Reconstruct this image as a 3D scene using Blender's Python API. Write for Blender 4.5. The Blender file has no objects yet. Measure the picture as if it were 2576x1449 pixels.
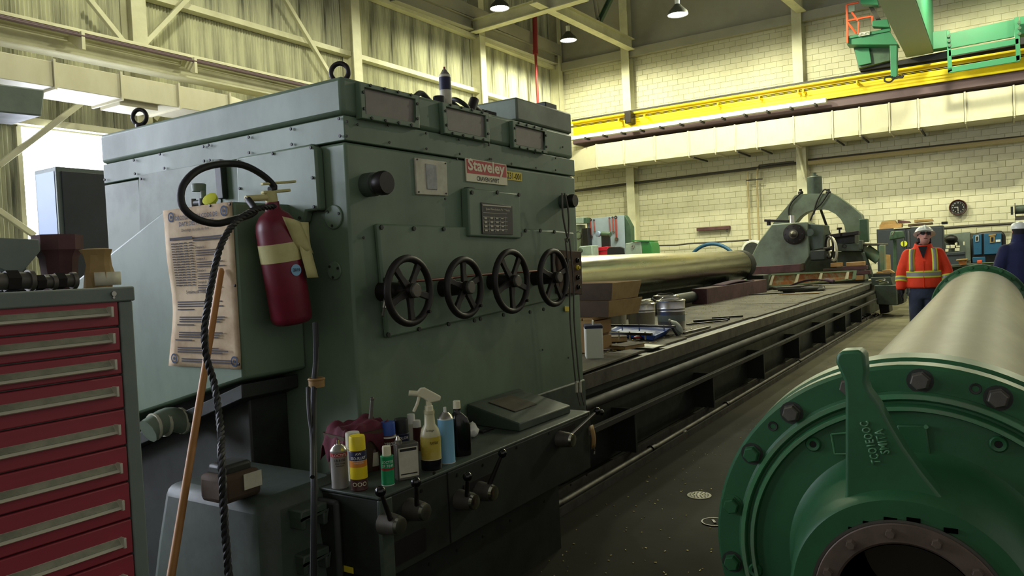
import bpy, bmesh, math, random
from mathutils import Vector, Matrix
rnd = random.Random(7)
C = bpy.context.scene.collection
SC = bpy.context.scene
# ---------------------------------------------------------------- camera
CAM = Vector((0, 0, 1.5)); YAW, PITCH, ROLL, FPX = 0.575453, -0.029517, -0.047319, 1896.76
_f = Vector((math.cos(YAW)*math.cos(PITCH), math.sin(YAW)*math.cos(PITCH), math.sin(PITCH)))
_r = Vector((math.sin(YAW), -math.cos(YAW), 0)); _u = _r.cross(_f)
_r, _u = _r*math.cos(ROLL)+_u*math.sin(ROLL), _u*math.cos(ROLL)-_r*math.sin(ROLL)
cam = bpy.data.objects.new('camera', bpy.data.cameras.new('camera')); C.objects.link(cam)
cam.data.sensor_width = 36; cam.data.lens = 36*FPX/2576; cam.data.clip_start = .05; cam.data.clip_end = 200
cam.matrix_world = Matrix(((_r.x, _u.x, -_f.x, CAM.x), (_r.y, _u.y, -_f.y, CAM.y), (_r.z, _u.z, -_f.z, CAM.z), (0, 0, 0, 1)))
SC.camera = cam
# ---------------------------------------------------------------- light and exposure
w = bpy.data.worlds.new('hall_light'); SC.world = w; w.use_nodes = True
w.node_tree.nodes['Background'].inputs[0].default_value = (.85, .82, .78, 1)
w.node_tree.nodes['Background'].inputs[1].default_value = .5
SC.view_settings.view_transform = 'Standard'; SC.view_settings.look = 'None'
SC.view_settings.gamma = 1; SC.view_settings.use_curve_mapping = False
SC.view_settings.exposure = 0.0
LAMP_W = 1250; LAMP_COL = (1.0, .99, .68); WIN_E = 12.0
# ---------------------------------------------------------------- helpers
def A(u, v, **k):                      # where the sight line through a photo point meets a plane of the place
    d = _f+_r*((u-1288)/FPX)-_u*((v-724.5)/FPX)
    (ax, val), = k.items(); i = 'xyz'.index(ax)
    return CAM+d*((val-CAM[i])/d[i])
def V(*a): return Vector(a)
def lin(h):
    h = h.lstrip('#'); o = []
    for i in (0, 2, 4):
        x = int(h[i:i+2], 16)/255; o.append(x/12.92 if x <= .04045 else ((x+.055)/1.055)**2.4)
    return (*o, 1)
MATS = {}
def mat(name, col, rough=.55, metal=0, dirt=None, amt=.5, scale=3, stretch=(1, 1, 1), bump=0, bscale=40, emit=0, spec=.5, lo=.42, hi=.68, alpha=1, trans=0):
    m = bpy.data.materials.new(name); m.use_nodes = True; n = m.node_tree.nodes; L = m.node_tree.links
    b = n['Principled BSDF']; c = lin(col) if isinstance(col, str) else (*col, 1)
    b.inputs['Base Color'].default_value = c; b.inputs['Roughness'].default_value = rough
    b.inputs['Metallic'].default_value = metal; b.inputs['Specular IOR Level'].default_value = spec
    b.inputs['Transmission Weight'].default_value = trans
    if emit: b.inputs['Emission Color'].default_value = c; b.inputs['Emission Strength'].default_value = emit
    if dirt or bump:
        t = n.new('ShaderNodeTexCoord'); mp = n.new('ShaderNodeMapping'); mp.inputs['Scale'].default_value = stretch
        L.new(t.outputs['Object'], mp.inputs[0])
    if dirt:
        z = n.new('ShaderNodeTexNoise'); z.inputs['Scale'].default_value = scale; z.inputs['Detail'].default_value = 7; z.inputs['Roughness'].default_value = .65
        L.new(mp.outputs[0], z.inputs['Vector'])
        r = n.new('ShaderNodeMapRange'); r.inputs[1].default_value = lo; r.inputs[2].default_value = hi; r.inputs[4].default_value = amt
        L.new(z.outputs['Fac'], r.inputs[0])
        x = n.new('ShaderNodeMix'); x.data_type = 'RGBA'; x.inputs['A'].default_value = c; x.inputs['B'].default_value = lin(dirt)
        L.new(r.outputs[0], x.inputs['Factor']); L.new(x.outputs['Result'], b.inputs['Base Color'])
        q = n.new('ShaderNodeMapRange'); q.inputs[3].default_value = max(0, rough-.1); q.inputs[4].default_value = min(1, rough+.18)
        L.new(z.outputs['Fac'], q.inputs[0]); L.new(q.outputs[0], b.inputs['Roughness'])
    if bump:
        z2 = n.new('ShaderNodeTexNoise'); z2.inputs['Scale'].default_value = bscale; z2.inputs['Detail'].default_value = 4
        L.new(mp.outputs[0], z2.inputs['Vector'])
        bp = n.new('ShaderNodeBump'); bp.inputs['Strength'].default_value = bump; bp.inputs['Distance'].default_value = .01
        L.new(z2.outputs['Fac'], bp.inputs['Height']); L.new(bp.outputs[0], b.inputs['Normal'])
    MATS[name] = m; return m
WL = {}
class MB:
    def __init__(s): s.v = []; s.f = []
    def add(s, vs, fs):
        k = len(s.v); s.v += [Vector(p) for p in vs]; s.f += [[i+k for i in f] for f in fs]; return s
    def bx(s, x0, x1, y0, y1, z0, z1):
        return s.add([(x, y, z) for x in (x0, x1) for y in (y0, y1) for z in (z0, z1)],
                     [(0, 1, 3, 2), (4, 6, 7, 5), (0, 4, 5, 1), (2, 3, 7, 6), (0, 2, 6, 4), (1, 5, 7, 3)])
    def box(s, c, sz, R=None):
        c = Vector(c); R = R or Matrix.Identity(3)
        vs = [c+R@Vector((x*sz[0]/2, y*sz[1]/2, z*sz[2]/2)) for x in (-1, 1) for y in (-1, 1) for z in (-1, 1)]
        return s.add(vs, [(0, 1, 3, 2), (4, 6, 7, 5), (0, 4, 5, 1), (2, 3, 7, 6), (0, 2, 6, 4), (1, 5, 7, 3)])
    def prism(s, poly, vec):
        n = len(poly); vec = Vector(vec); P = [Vector(p) for p in poly]
        nrm = sum(((P[i]-P[0]).cross(P[(i+1) % n]-P[0]) for i in range(1, n)), Vector())
        if nrm.dot(vec) > 0: P = P[::-1]
        return s.add(P+[p+vec for p in P], [tuple(range(n)), tuple(range(2*n-1, n-1, -1))]+[((i+1) % n, i, i+n, (i+1) % n+n) for i in range(n)])
    def lathe(s, o, ax, prof, n=20, cap=True):
        o = Vector(o); ax = Vector(ax).normalized(); a = ax.orthogonal().normalized(); b = ax.cross(a); k0 = len(s.v); vs = []; fs = []
        for t, r in prof:
            vs += [o+ax*t+(a*math.cos(2*math.pi*i/n)+b*math.sin(2*math.pi*i/n))*max(r, 1e-5) for i in range(n)]
        for j in range(len(prof)-1):
            fs += [(j*n+i, j*n+(i+1) % n, (j+1)*n+(i+1) % n, (j+1)*n+i) for i in range(n)]
        if cap: fs += [tuple(range(n-1, -1, -1)), tuple((len(prof)-1)*n+i for i in range(n))]
        return s.add(vs, fs)
    def cyl(s, p0, p1, r, r1=None, n=14):
        p0 = Vector(p0); p1 = Vector(p1); d = p1-p0
        return s.lathe(p0, d, [(0, r), (d.length, r if r1 is None else r1)], n)
    def ring(s, o, ax, prof, n=32):           # closed profile revolved
        return s.lathe(o, ax, prof+[prof[0]], n, cap=False)
    def torus(s, o, ax, R, r, n=28, m=10, e=1):
        return s.ring(o, ax, [(r*e*math.sin(2*math.pi*i/m), R+r*math.cos(2*math.pi*i/m)) for i in range(m)], n)
    def tube(s, pts, r, n=8, sm=4):
        P = [Vector(p) for p in pts]
        if sm > 1 and len(P) > 2:
            Q = []; E = [2*P[0]-P[1]]+P+[2*P[-1]-P[-2]]
            for i in range(1, len(E)-2):
                for k in range(sm):
                    t = k/sm; a, b, c, d = E[i-1:i+3]
                    Q.append(.5*(2*b+(c-a)*t+(2*a-5*b+4*c-d)*t*t+(3*b-a-3*c+d)*t**3))
            P = Q+[P[-1]]
        up = None; k = len(P); vs = []; fs = []; rr = r if callable(r) else (lambda t: r)
        for i in range(k):
            d = (P[min(i+1, k-1)]-P[max(i-1, 0)]).normalized()
            up = d.orthogonal() if up is None else (up-d*up.dot(d))
            up.normalize(); b = d.cross(up); q = rr(i/(k-1))
            vs += [P[i]+(up*math.cos(2*math.pi*j/n)+b*math.sin(2*math.pi*j/n))*q for j in range(n)]
        for i in range(k-1): fs += [(i*n+j, i*n+(j+1) % n, (i+1)*n+(j+1) % n, (i+1)*n+j) for j in range(n)]
        return s.add(vs, fs+[tuple(range(n-1, -1, -1)), tuple((k-1)*n+j for j in range(n))])
    def sph(s, c, r, sc=(1, 1, 1), n=14, m=8, R=None):
        c = Vector(c); R = R or Matrix.Identity(3); vs = []; fs = []
        for i in range(m+1):
            th = math.pi*i/m
            vs += [c+R@Vector((r*sc[0]*math.sin(th)*math.cos(2*math.pi*j/n), r*sc[1]*math.sin(th)*math.sin(2*math.pi*j/n), r*sc[2]*math.cos(th))) for j in range(n)]
        for i in range(m): fs += [(i*n+j, (i+1)*n+j, (i+1)*n+(j+1) % n, i*n+(j+1) % n) for j in range(n)]
        return s.add(vs, fs)
    def grid(s, fn, nu, nv):
        vs = [fn(i/nu, j/nv) for i in range(nu+1) for j in range(nv+1)]
        return s.add(vs, [(i*(nv+1)+j, (i+1)*(nv+1)+j, (i+1)*(nv+1)+j+1, i*(nv+1)+j+1) for i in range(nu) for j in range(nv)])
    def loft(s, rings, cap=True):
        n = len(rings[0]); vs = [p for r in rings for p in r]; fs = []
        for i in range(len(rings)-1): fs += [(i*n+j, i*n+(j+1) % n, (i+1)*n+(j+1) % n, (i+1)*n+j) for j in range(n)]
        if cap: fs += [tuple(range(n-1, -1, -1)), tuple((len(rings)-1)*n+j for j in range(n))]
        return s.add(vs, fs)
    def build(s, name, m, parent=None, bevel=0, smooth=40, seg=2, label=None, thick=0, org=None):
        lo = Vector((min(p[i] for p in s.v) for i in range(3))); hi = Vector((max(p[i] for p in s.v) for i in range(3)))
        o = Vector(org) if org else Vector(((lo.x+hi.x)/2, (lo.y+hi.y)/2, lo.z))
        me = bpy.data.meshes.new(name); me.from_pydata([p-o for p in s.v], [], s.f); me.update()
        bm = bmesh.new(); bm.from_mesh(me); bmesh.ops.remove_doubles(bm, verts=bm.verts, dist=2e-5); bmesh.ops.recalc_face_normals(bm, faces=bm.faces); bm.to_mesh(me); bm.free()
        me.materials.append(MATS[m] if isinstance(m, str) else m)
        ob = bpy.data.objects.new(name, me); C.objects.link(ob); place(ob, o, parent)
        if smooth:
            me.polygons.foreach_set('use_smooth', [True]*len(me.polygons)); me.set_sharp_from_angle(angle=math.radians(smooth))
        if thick: q = ob.modifiers.new('solid', 'SOLIDIFY'); q.thickness = thick; q.offset = 0
        if bevel: q = ob.modifiers.new('bevel', 'BEVEL'); q.width = bevel; q.segments = seg; q.limit_method = 'ANGLE'; q.angle_limit = .6
        if label: ob['label'] = label
        return ob
def place(ob, o, parent=None):
    ob.location = o; WL[ob.name] = Vector(o)
    if parent: ob.parent = parent; ob.matrix_parent_inverse = Matrix.Translation(-WL[parent.name])
def thing(name, label, cat, loc, group=None):
    o = bpy.data.objects.new(name, None); C.objects.link(o); o.empty_display_size = .1; place(o, Vector(loc))
    return tag(o, label, cat, group)
def tag(o, label, cat, group=None):
    o['label'] = label; o['category'] = cat
    if group: o['group'] = group
    return o
def struct(o): o['kind'] = 'structure'; return o
def inst(src, loc, parent=None, R=None):         # another piece sharing the mesh of an earlier one
    c = src.copy(); C.objects.link(c); c.parent = None; c.matrix_parent_inverse = Matrix.Identity(4)
    place(c, Vector(loc), parent)
    if R: c.rotation_euler = R
    return c
def txt(body, o, right, up, m, parent, w=None, h=None, extrude=.0004, name='lettering', bold=0, align='LEFT'):
    cu = bpy.data.curves.new('t', 'FONT'); cu.body = body; cu.size = 1; cu.align_x = align; cu.resolution_u = 2; cu.offset = bold
    t = bpy.data.objects.new('t', cu); C.objects.link(t); bpy.context.view_layer.update()
    me = bpy.data.meshes.new_from_object(t.evaluated_get(bpy.context.evaluated_depsgraph_get()))
    bpy.data.objects.remove(t); bpy.data.curves.remove(cu)
    xs = [v.co.x for v in me.vertices]; ys = [v.co.y for v in me.vertices]
    if not xs: return None
    x0, x1, y0, y1 = min(xs), max(xs), min(ys), max(ys); right = Vector(right).normalized(); up = Vector(up).normalized(); nr = right.cross(up)
    sy = h/(y1-y0) if h else w/(x1-x0); sx = w/(x1-x0) if w else sy
    o = Vector(o); sh = {'LEFT': 0, 'CENTER': -(x1-x0)/2*sx}[align]
    for v in me.vertices: v.co = right*((v.co.x-x0)*sx+sh)+up*((v.co.y-y0)*sy)+nr*extrude
    me.name = name; me.materials.clear(); me.materials.append(MATS[m])
    ob = bpy.data.objects.new(name, me); C.objects.link(ob); place(ob, o, parent); return ob
def rot_to(d, up=(0, 0, 1)):                      # 3x3 with local x along d
    x = Vector(d).normalized(); z = Vector(up); z = (z-x*z.dot(x)).normalized(); return Matrix((x, z.cross(x), z)).transposed()
EX, EY, EZ = V(1, 0, 0), V(0, 1, 0), V(0, 0, 1)
# ---------------------------------------------------------------- materials
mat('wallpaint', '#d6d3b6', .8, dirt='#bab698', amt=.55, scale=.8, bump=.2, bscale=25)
mat('mortar', '#b9b790', .9)
mat('siding', '#d3d3b6', .55, dirt='#3a3a34', amt=.85, scale=.8, stretch=(7, 1, .4), lo=.45, hi=.72)
mat('steelcream', '#d3d1b2', .55, dirt='#a39f80', amt=.5, scale=1.2)
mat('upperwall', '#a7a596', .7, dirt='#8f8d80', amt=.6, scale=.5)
mat('roofdeck', '#8d8b80', .8)
mat('duct', '#cfcab0', .5, dirt='#b9b292', amt=.5, scale=2, stretch=(1, 1, .5))
mat('yellow', '#e8d205', .45, dirt='#c9a61c', amt=.5, scale=1.5)
mat('rail', '#2b2a2c', .6)
mat('purplebeam', '#5d4a50', .6)
mat('crane', '#2b7a54', .45, dirt='#376c4e', amt=.6, scale=2)
mat('cranegrey', '#7f9480', .5)
mat('orange', '#d9552c', .5)
fm = mat('floor', '#77735a', .8, dirt='#14130f', amt=.97, scale=.9, lo=.38, hi=.66, bump=.15, bscale=12, spec=.2)  # dirt colour also paints the lack of light round the lathe head
_n = fm.node_tree.nodes; _l = fm.node_tree.links      # lack of light round the lathe head painted into the slab, paler beyond
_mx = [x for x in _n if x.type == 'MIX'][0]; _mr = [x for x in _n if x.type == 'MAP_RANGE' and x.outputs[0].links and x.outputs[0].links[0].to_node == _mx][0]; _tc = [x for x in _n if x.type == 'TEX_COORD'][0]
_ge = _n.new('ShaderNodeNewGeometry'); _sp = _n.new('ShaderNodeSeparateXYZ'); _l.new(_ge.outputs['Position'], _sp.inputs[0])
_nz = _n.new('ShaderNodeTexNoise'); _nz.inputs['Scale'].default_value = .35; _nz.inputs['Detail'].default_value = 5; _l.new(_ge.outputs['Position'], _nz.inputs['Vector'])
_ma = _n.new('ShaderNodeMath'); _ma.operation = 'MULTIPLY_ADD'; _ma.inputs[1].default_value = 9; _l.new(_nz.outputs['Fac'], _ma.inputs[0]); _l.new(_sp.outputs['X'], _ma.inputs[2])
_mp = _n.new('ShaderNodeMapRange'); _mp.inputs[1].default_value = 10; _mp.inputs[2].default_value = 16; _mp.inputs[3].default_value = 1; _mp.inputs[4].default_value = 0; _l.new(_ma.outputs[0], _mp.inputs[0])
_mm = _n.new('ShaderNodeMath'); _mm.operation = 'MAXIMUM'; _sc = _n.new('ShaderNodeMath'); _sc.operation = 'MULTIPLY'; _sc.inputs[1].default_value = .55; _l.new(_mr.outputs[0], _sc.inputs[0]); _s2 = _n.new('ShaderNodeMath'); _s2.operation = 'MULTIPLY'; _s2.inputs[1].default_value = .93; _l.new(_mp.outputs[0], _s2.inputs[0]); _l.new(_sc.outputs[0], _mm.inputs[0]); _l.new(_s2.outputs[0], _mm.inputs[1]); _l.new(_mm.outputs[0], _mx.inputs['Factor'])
mat('mach', '#687e66', .45, dirt='#4d5e4b', amt=.6, scale=2.2, stretch=(1, 1, .6), bump=.06, bscale=8)
mat('machd', '#445145', .5, dirt='#262c25', amt=.8, scale=3)
mat('machdark', '#2a3028', .5, dirt='#131511', amt=.85, scale=4)
mat('machlight', '#74836f', .5, dirt='#4a4b40', amt=.75, scale=1.6)
mat('black', '#0d0d0d', .45); mat('rubber', '#141516', .6); mat('blackgloss', '#0b0b0b', .18)
mat('iron', '#2b2725', .42, metal=.5, dirt='#14110f', amt=.6, scale=5)
mat('steel', '#a9a79c', .3, metal=1); mat('steeldull', '#66635a', .5, metal=.6, dirt='#2c2a24', amt=.6, scale=6)
mat('chrome', '#c9c8b8', .16, metal=1); mat('galv', '#c4c3be', .3, metal=1, dirt='#8f8d90', amt=.4, scale=6)
mat('roll', '#9d9b86', .2, metal=1, dirt='#7d7b68', amt=.35, scale=1.5, stretch=(1, 6, 6))
mat('greenpaint', '#2a6039', .42, dirt='#1e4428', amt=.6, scale=2.5, bump=.08, bscale=6)
mat('greenedge', '#4e8a5c', .45, dirt='#6f7060', amt=.8, scale=5)
mat('greybody', '#5f5a49', .34, dirt='#474337', amt=.6, scale=1.6, stretch=(.4, 1, 1))
mat('barrod', '#302e28', .6, metal=.1, dirt='#161411', amt=.6, scale=4)
mat('bronze', '#6a5c50', .55, metal=.3, dirt='#3c322c', amt=.6, scale=7)
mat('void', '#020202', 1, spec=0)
mat('hatchpane', '#7c756b', .35, dirt='#565049', amt=.5, scale=5)
mat('cream', '#ddd9b8', .5); mat('white', '#d9dacf', .5); mat('offwhite', '#c8c6ae', .55, dirt='#8f8b74', amt=.6, scale=9)
mat('signred', '#b3262c', .45); mat('tagyellow', '#d6c233', .5); mat('ink', '#171614', .7); mat('plate', '#211c1d', .4)
mat('glass', '#9fa39b', .08, spec=.6, dirt='#4e504a', amt=.6, scale=12)
mat('redpaint', '#99343f', .42, dirt='#6c2230', amt=.6, scale=3, stretch=(.4, 1, 2)); mat('cabgrey', '#6e7a72', .5, dirt='#56615a', amt=.5, scale=3)
mat('alu', '#c2c1ac', .4, metal=.2); mat('labelstrip', '#8f917c', .5, dirt='#5f6555', amt=.8, scale=14)
mat('extred', '#74152a', .35, dirt='#4f1822', amt=.6, scale=4); mat('exttag', '#c9c486', .6, dirt='#a29b5e', amt=.5, scale=9)
mat('paper', '#cdb894', .75, dirt='#9c7f5e', amt=.7, scale=5, lo=.4, hi=.65); mat('poster_ink', '#3c3a40', .8); mat('poster_blue', '#2d4668', .8)
mat('wood', '#b07a3e', .5, dirt='#7e5127', amt=.7, scale=3, stretch=(1, 1, .15)); mat('plywood', '#5c5644', .75, dirt='#35312a', amt=.8, scale=3, stretch=(.5, 1, 1), bump=.1)
mat('oldwood', '#5a3b3c', .75, dirt='#2e2022', amt=.7, scale=4); mat('palewood', '#b08a54', .7, dirt='#84602f', amt=.5, scale=5)
mat('cardboard', '#9d8352', .8, dirt='#6d5833', amt=.6, scale=5); mat('carddark', '#4b3a2a', .8, dirt='#2f241a', amt=.6, scale=5)
mat('rag', '#5c1f2e', .9, dirt='#35131c', amt=.7, scale=9); mat('purplecloth', '#4b3444', .9)
mat('blue', '#2a4fa0', .45); mat('skyblue', '#7fb4d0', .35); mat('navy', '#1b2140', .6); mat('tealblue', '#1b5478', .5, dirt='#153f5a', amt=.5, scale=3)
mat('canyellow', '#e3cc12', .4); mat('cangreen', '#17945a', .4); mat('cangrey', '#8d8a83', .4); mat('canred', '#a5242c', .4); mat('canorange', '#d07f25', .4); mat('canbrown', '#44201a', .4)
mat('fluid', '#b9a53c', .25, dirt='#d0c98a', amt=.5, scale=9); mat('spraybody', '#c0bb93', .35); mat('darkfluid', '#16171c', .2)
mat('rust', '#a0622f', .75, dirt='#9fa07a', amt=.9, scale=5, lo=.45, hi=.6); mat('padgreen', '#6d8a6c', .6, dirt='#8a7a4a', amt=.7, scale=5)
mat('hivis', '#ef4014', .75, dirt='#c43412', amt=.5, scale=6); mat('tapeyellow', '#d9de3a', .6); mat('tapesilver', '#8b8a82', .4)
mat('skin', '#b98271', .55); mat('jeans', '#3a4254', .85, dirt='#2a3040', amt=.6, scale=9); mat('navyjacket', '#1a2148', .85, dirt='#141833', amt=.5, scale=6); mat('darkcloth', '#17161b', .9)
mat('hatwhite', '#dfe5da', .3); mat('cabinetblue', '#313840', .5, dirt='#252b31', amt=.5, scale=2); mat('blueboxlight', '#8fa3c4', .5); mat('dullgreen', '#3f5a45', .5, dirt='#2c4031', amt=.6, scale=4)
mat('pegboard', '#9fb0c0', .5, dirt='#8797a6', amt=.5, scale=2); mat('copperline', '#6f3a31', .45, metal=.4)
mat('wrench', '#b7524a', .35, metal=.4); mat('pink', '#c8102e', .45); mat('machgreen', '#2f7a3c', .45); mat('machgrey', '#98aaa2', .5, dirt='#6f8078', amt=.6, scale=5)
mat('chips', '#c9bc7a', .5, metal=.4); mat('pipered', '#8f2a2a', .45); mat('bulb', (1, .98, .86), .5, emit=22); mat('shade', '#3a3c34', .5); mat('fixturewhite', '#d5d8d2', .4)
mat('daylight', (.84, .88, 1.0), .5, emit=WIN_E); mat('pipewall', '#a89a72', .6); mat('conduit', '#3d3a33', .6); mat('tagwood', '#8f6f3c', .6); mat('clockrim', '#3d1c1c', .3)
# ================================================================ the hall
YL, XW = 15.25, 27.5
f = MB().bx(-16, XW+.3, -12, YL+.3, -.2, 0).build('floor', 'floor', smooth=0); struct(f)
c = MB().bx(-16, XW+.3, -12, YL+.3, 12.6, 12.8).build('ceiling', 'roofdeck', smooth=0); struct(c)
wl = MB().bx(-16, XW, YL+.08, YL+.2, 0, 12.6).build('wall_left', 'siding', smooth=0); struct(wl)
# corrugated sheets, each an own piece; one mesh per row height
SW = .912
def sheet_mb(w, z0, z1, x=0, y=YL, depth=.028):
    n = 72; m = MB(); P = []
    for i in range(n+1):
        a = i/n*12*2*math.pi; P.append((x+w*i/n, y-depth*math.cos(a)))
    vs = [(px, py, z) for z in (z0, z1) for px, py in P]
    return m.add(vs, [(i, i+1, n+2+i, n+1+i) for i in range(n)])
rows = [(0, 2.42), (2.42, 4.52), (4.5, 7.53), (7.51, 9.42), (9.4, 12.6)]
src = [None]*5
k = 0
for ci in range(27):
    x = 3.35+ci*(SW-.02)
    if x+SW > XW+.05: continue
    for ri, (z0, z1) in enumerate(rows):
        if ri == 1 and 6.9 < x+SW/2 < 8.6: continue
        if src[ri] is None: src[ri] = sheet_mb(SW, z0, z1, x).build('corrugated_sheet', 'siding', wl, smooth=60); ox = x
        else: inst(src[ri], (WL[src[ri].name].x+(x-ox), WL[src[ri].name].y-.003*(ci % 2), z0), wl)
for k, (xa, xb) in enumerate([(6.93, 8.70), (-3.0, 2.2), (-11, -5.5)]):
    wn = MB()
    n = int((xb-xa)/.076)*4
    wn.add([(xa+(xb-xa)*i/n, YL-.035-.018*math.cos(i*math.pi/2), z) for z in (2.42, 4.5 if k == 0 else 7.4) for i in range(n+1)], [(i, i+1, n+2+i, n+1+i) for i in range(n)])
    o = struct(wn.build('window_%d' % (k+1), 'daylight', smooth=60))
    fr = MB().bx(xa-.06, xb+.06, YL-.09, YL, 4.5+2.9*(k > 0), 4.6+2.9*(k > 0)).bx(xa-.08, xa, YL-.09, YL, 2.3, 4.5+2.9*(k > 0)).bx(xb, xb+.08, YL-.09, YL, 2.3, 4.5+2.9*(k > 0)).build('window_frame', 'steelcream', o, smooth=0)
for v0, v1 in ((326, 372), (392, 408)):
    a = A(45, v1, y=YL-.04); b = A(57, v0, y=YL-.04)
    MB().bx(a.x, b.x, YL-.04, YL-.03, a.z, b.z).build('light_gap', 'daylight', wl, smooth=0)
# far wall of painted blocks: the nearest-looking 300 singly, the others joined
wf = MB().bx(XW+.02, XW+.2, -12, YL, 0, 12.6).build('wall_far', 'mortar', smooth=0); struct(wf)
bw, bh, j = .4, .2, .011
cells = []
for r in range(48):
    for q in range(70):
        y0 = -12+q*bw+(.2 if r % 2 else 0); z0 = r*bh
        if y0+bw > YL: continue
        cells.append(((y0+bw/2)**2+(z0-2.5)**2*.6, y0, z0))
cells.sort()
b0 = None; rest = MB(); cnt = 0
for d, y0, z0 in cells:
    if cnt < 300 and z0 > 1.7 and y0 > -2.2:
        cnt += 1; dx = rnd.uniform(-.003, .003)
        if b0 is None: b0 = MB().bx(XW+dx, XW+.05, y0, y0+bw-j, z0, z0+bh-j).build('block', 'wallpaint', wf, smooth=0); B0 = WL[b0.name].copy(); by, bz = y0, z0
        else: inst(b0, (B0.x+dx, B0.y+y0-by, B0.z+z0-bz), wf)
    else: rest.bx(XW+rnd.uniform(-.003, .003), XW+.05, y0, y0+bw-j, z0, z0+bh-j)
o = rest.build('block_courses', 'wallpaint', wf, smooth=0); o['kind'] = 'stuff'
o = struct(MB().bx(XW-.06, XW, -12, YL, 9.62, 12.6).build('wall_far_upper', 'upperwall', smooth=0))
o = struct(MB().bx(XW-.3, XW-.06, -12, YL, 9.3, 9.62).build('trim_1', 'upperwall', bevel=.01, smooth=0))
# ---------------------------------------------------------------- columns, girts, braces
def ibeam(p0, p1, wdir, ddir, W, D, t=.025):
    p0, p1, wd, dd = Vector(p0), Vector(p1), Vector(wdir), Vector(ddir); m = MB()
    def rect(cw, cd, sw, sd): return [p0+wd*(cw+a*sw/2)+dd*(cd+b*sd/2) for a, b in ((-1, -1), (1, -1), (1, 1), (-1, 1))]
    for cw, cd, sw, sd in ((0, -D/2+t/2, W, t), (0, D/2-t/2, W, t), (0, 0, t, D-2*t)): m.prism(rect(cw, cd, sw, sd), p1-p0)
    return m
desc = ['by the bright daylight window', 'rising behind the eye bolt of the big green headstock', 'where two roof beams meet above the left wall', 'in the far corner of the hall']
for x, dsc in zip((9.15, 15.5, 21.65, 27.15), desc):
    tag(ibeam((x, 14.98, 0), (x, 14.98, 12.5), EX, EY, .32, .42).build('steel_column', 'steelcream', smooth=0), 'cream steel column on the corrugated wall '+dsc, 'column', 'columns of the corrugated wall')
for y, dsc in ((11.9, 'left of the two on the block wall, above the pegboard of wrenches'), (5.6, 'behind the arch of the steady rest')):
    tag(ibeam((27.25, y, 0), (27.25, y, 12.5), EY, EX, .32, .4).build('steel_column', 'steelcream', smooth=0), 'cream steel column on the block wall, '+dsc, 'column', 'columns of the block wall')
gir = [(7.55, 'wide cream wall girt crossing the corrugated wall above the crane rail'), (9.42, 'high cream wall girt just under the lamps on the corrugated wall'), (4.56, 'low dark-edged wall girt above the bright window')]
for z, lb in gir:
    tag(MB().bx(3, XW-.3, YL-.27, YL-.03, z-.03, z+.0).bx(3, XW-.3, YL-.27, YL-.25, z-.0, z+.1).build('wall_girt', 'steelcream', smooth=0), lb, 'girt', 'girts of the corrugated wall')
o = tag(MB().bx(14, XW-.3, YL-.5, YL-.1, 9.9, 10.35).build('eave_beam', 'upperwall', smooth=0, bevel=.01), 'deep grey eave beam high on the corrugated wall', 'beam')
br = [((222, -4), (308, 103), 'left brace of the V at the top left'), ((474, -6), (360, 113), 'right brace of the V at the top left'), ((714, -6), (832, 192), 'brace leaning down to the eye bolt'), ((206, 258), (-5, 417), 'brace crossing in front of the bright window'), ((-6, 528), (86, 592), 'low brace beside the blue-grey box'), ((412, 262), (388, 302), 'short stub brace under the left duct')]
for a, b, lb in br:
    p, q = A(*a, y=14.85), A(*b, y=14.85); d = (q-p)
    tag(MB().box((p+q)/2, (d.length, .1, .1), rot_to(d, (0, -1, 0))).build('diagonal_brace', 'steelcream', bevel=.008, smooth=0), 'cream diagonal '+lb, 'brace', 'diagonal braces')
# roof steel
def steel(name, a, b, pa, pb, W, D, lb, m='steelcream', up=EZ):
    p, q = A(*a, **pa), A(*b, **pb); d = (q-p).normalized(); dd = (up-d*up.dot(d)).normalized(); wd = d.cross(dd)
    return tag(ibeam(p, q, wd, dd, W, D).build(name, m, smooth=0), lb, 'roof beam', 'roof steel')
zb = A(1195, 70, y=14.9).z
steel('roof_beam', (1190, 68), (1475, -18), {'y': 14.9}, {'z': zb}, .3, .42, 'cream roof beam running right from the corrugated wall behind the left lamp', 'steelcream')
zc = A(1585, 112, x=27.1).z
steel('roof_beam', (1588, 113), (1340, -8), {'x': 27.0}, {'z': zc}, .3, .4, 'cream roof beam slanting down to the left block-wall column', 'steelcream')
steel('roof_beam', (2016, 12), (1972, -26), {'x': 27.0}, {'z': A(2016, 12, x=27.).z}, .3, .5, 'short grey roof beam end over the right block-wall column', 'steelcream')
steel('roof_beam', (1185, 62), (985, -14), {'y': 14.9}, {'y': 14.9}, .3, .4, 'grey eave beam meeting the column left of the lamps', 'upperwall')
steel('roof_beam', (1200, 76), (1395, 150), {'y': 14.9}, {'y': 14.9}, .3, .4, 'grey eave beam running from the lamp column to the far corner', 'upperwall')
steel('roof_strut', (1496, -5), (1506, 60), {'x': 24.5}, {'x': 24.5}, .16, .16, 'grey vertical strut hanging between two lamps', 'upperwall', up=EY)
steel('roof_strut', (1538, -8), (1507, 56), {'x': 24.5}, {'x': 24.5}, .16, .16, 'dark green diagonal strut between two lamps', 'dullgreen', up=EY)
# red fire riser
rp = [A(1347, 252, y=14.6), A(1347, 130, y=14.6), A(1345, 35, y=14.6)]; rp[0] = V(rp[1].x, 14.6, 0)
t = thing('sprinkler_riser', 'thin red vertical sprinkler pipe near the far corner', 'pipe', (rp[0].x, 14.6, rp[0].z))
MB().cyl(rp[0], rp[1], .05).build('pipe', 'pipered', t); MB().cyl(rp[1], rp[2], .09).build('pipe', 'pipered', t); MB().cyl(rp[1]-EZ*.1, rp[1]+EZ*.06, .1).build('coupling', 'pipered', t)
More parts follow.
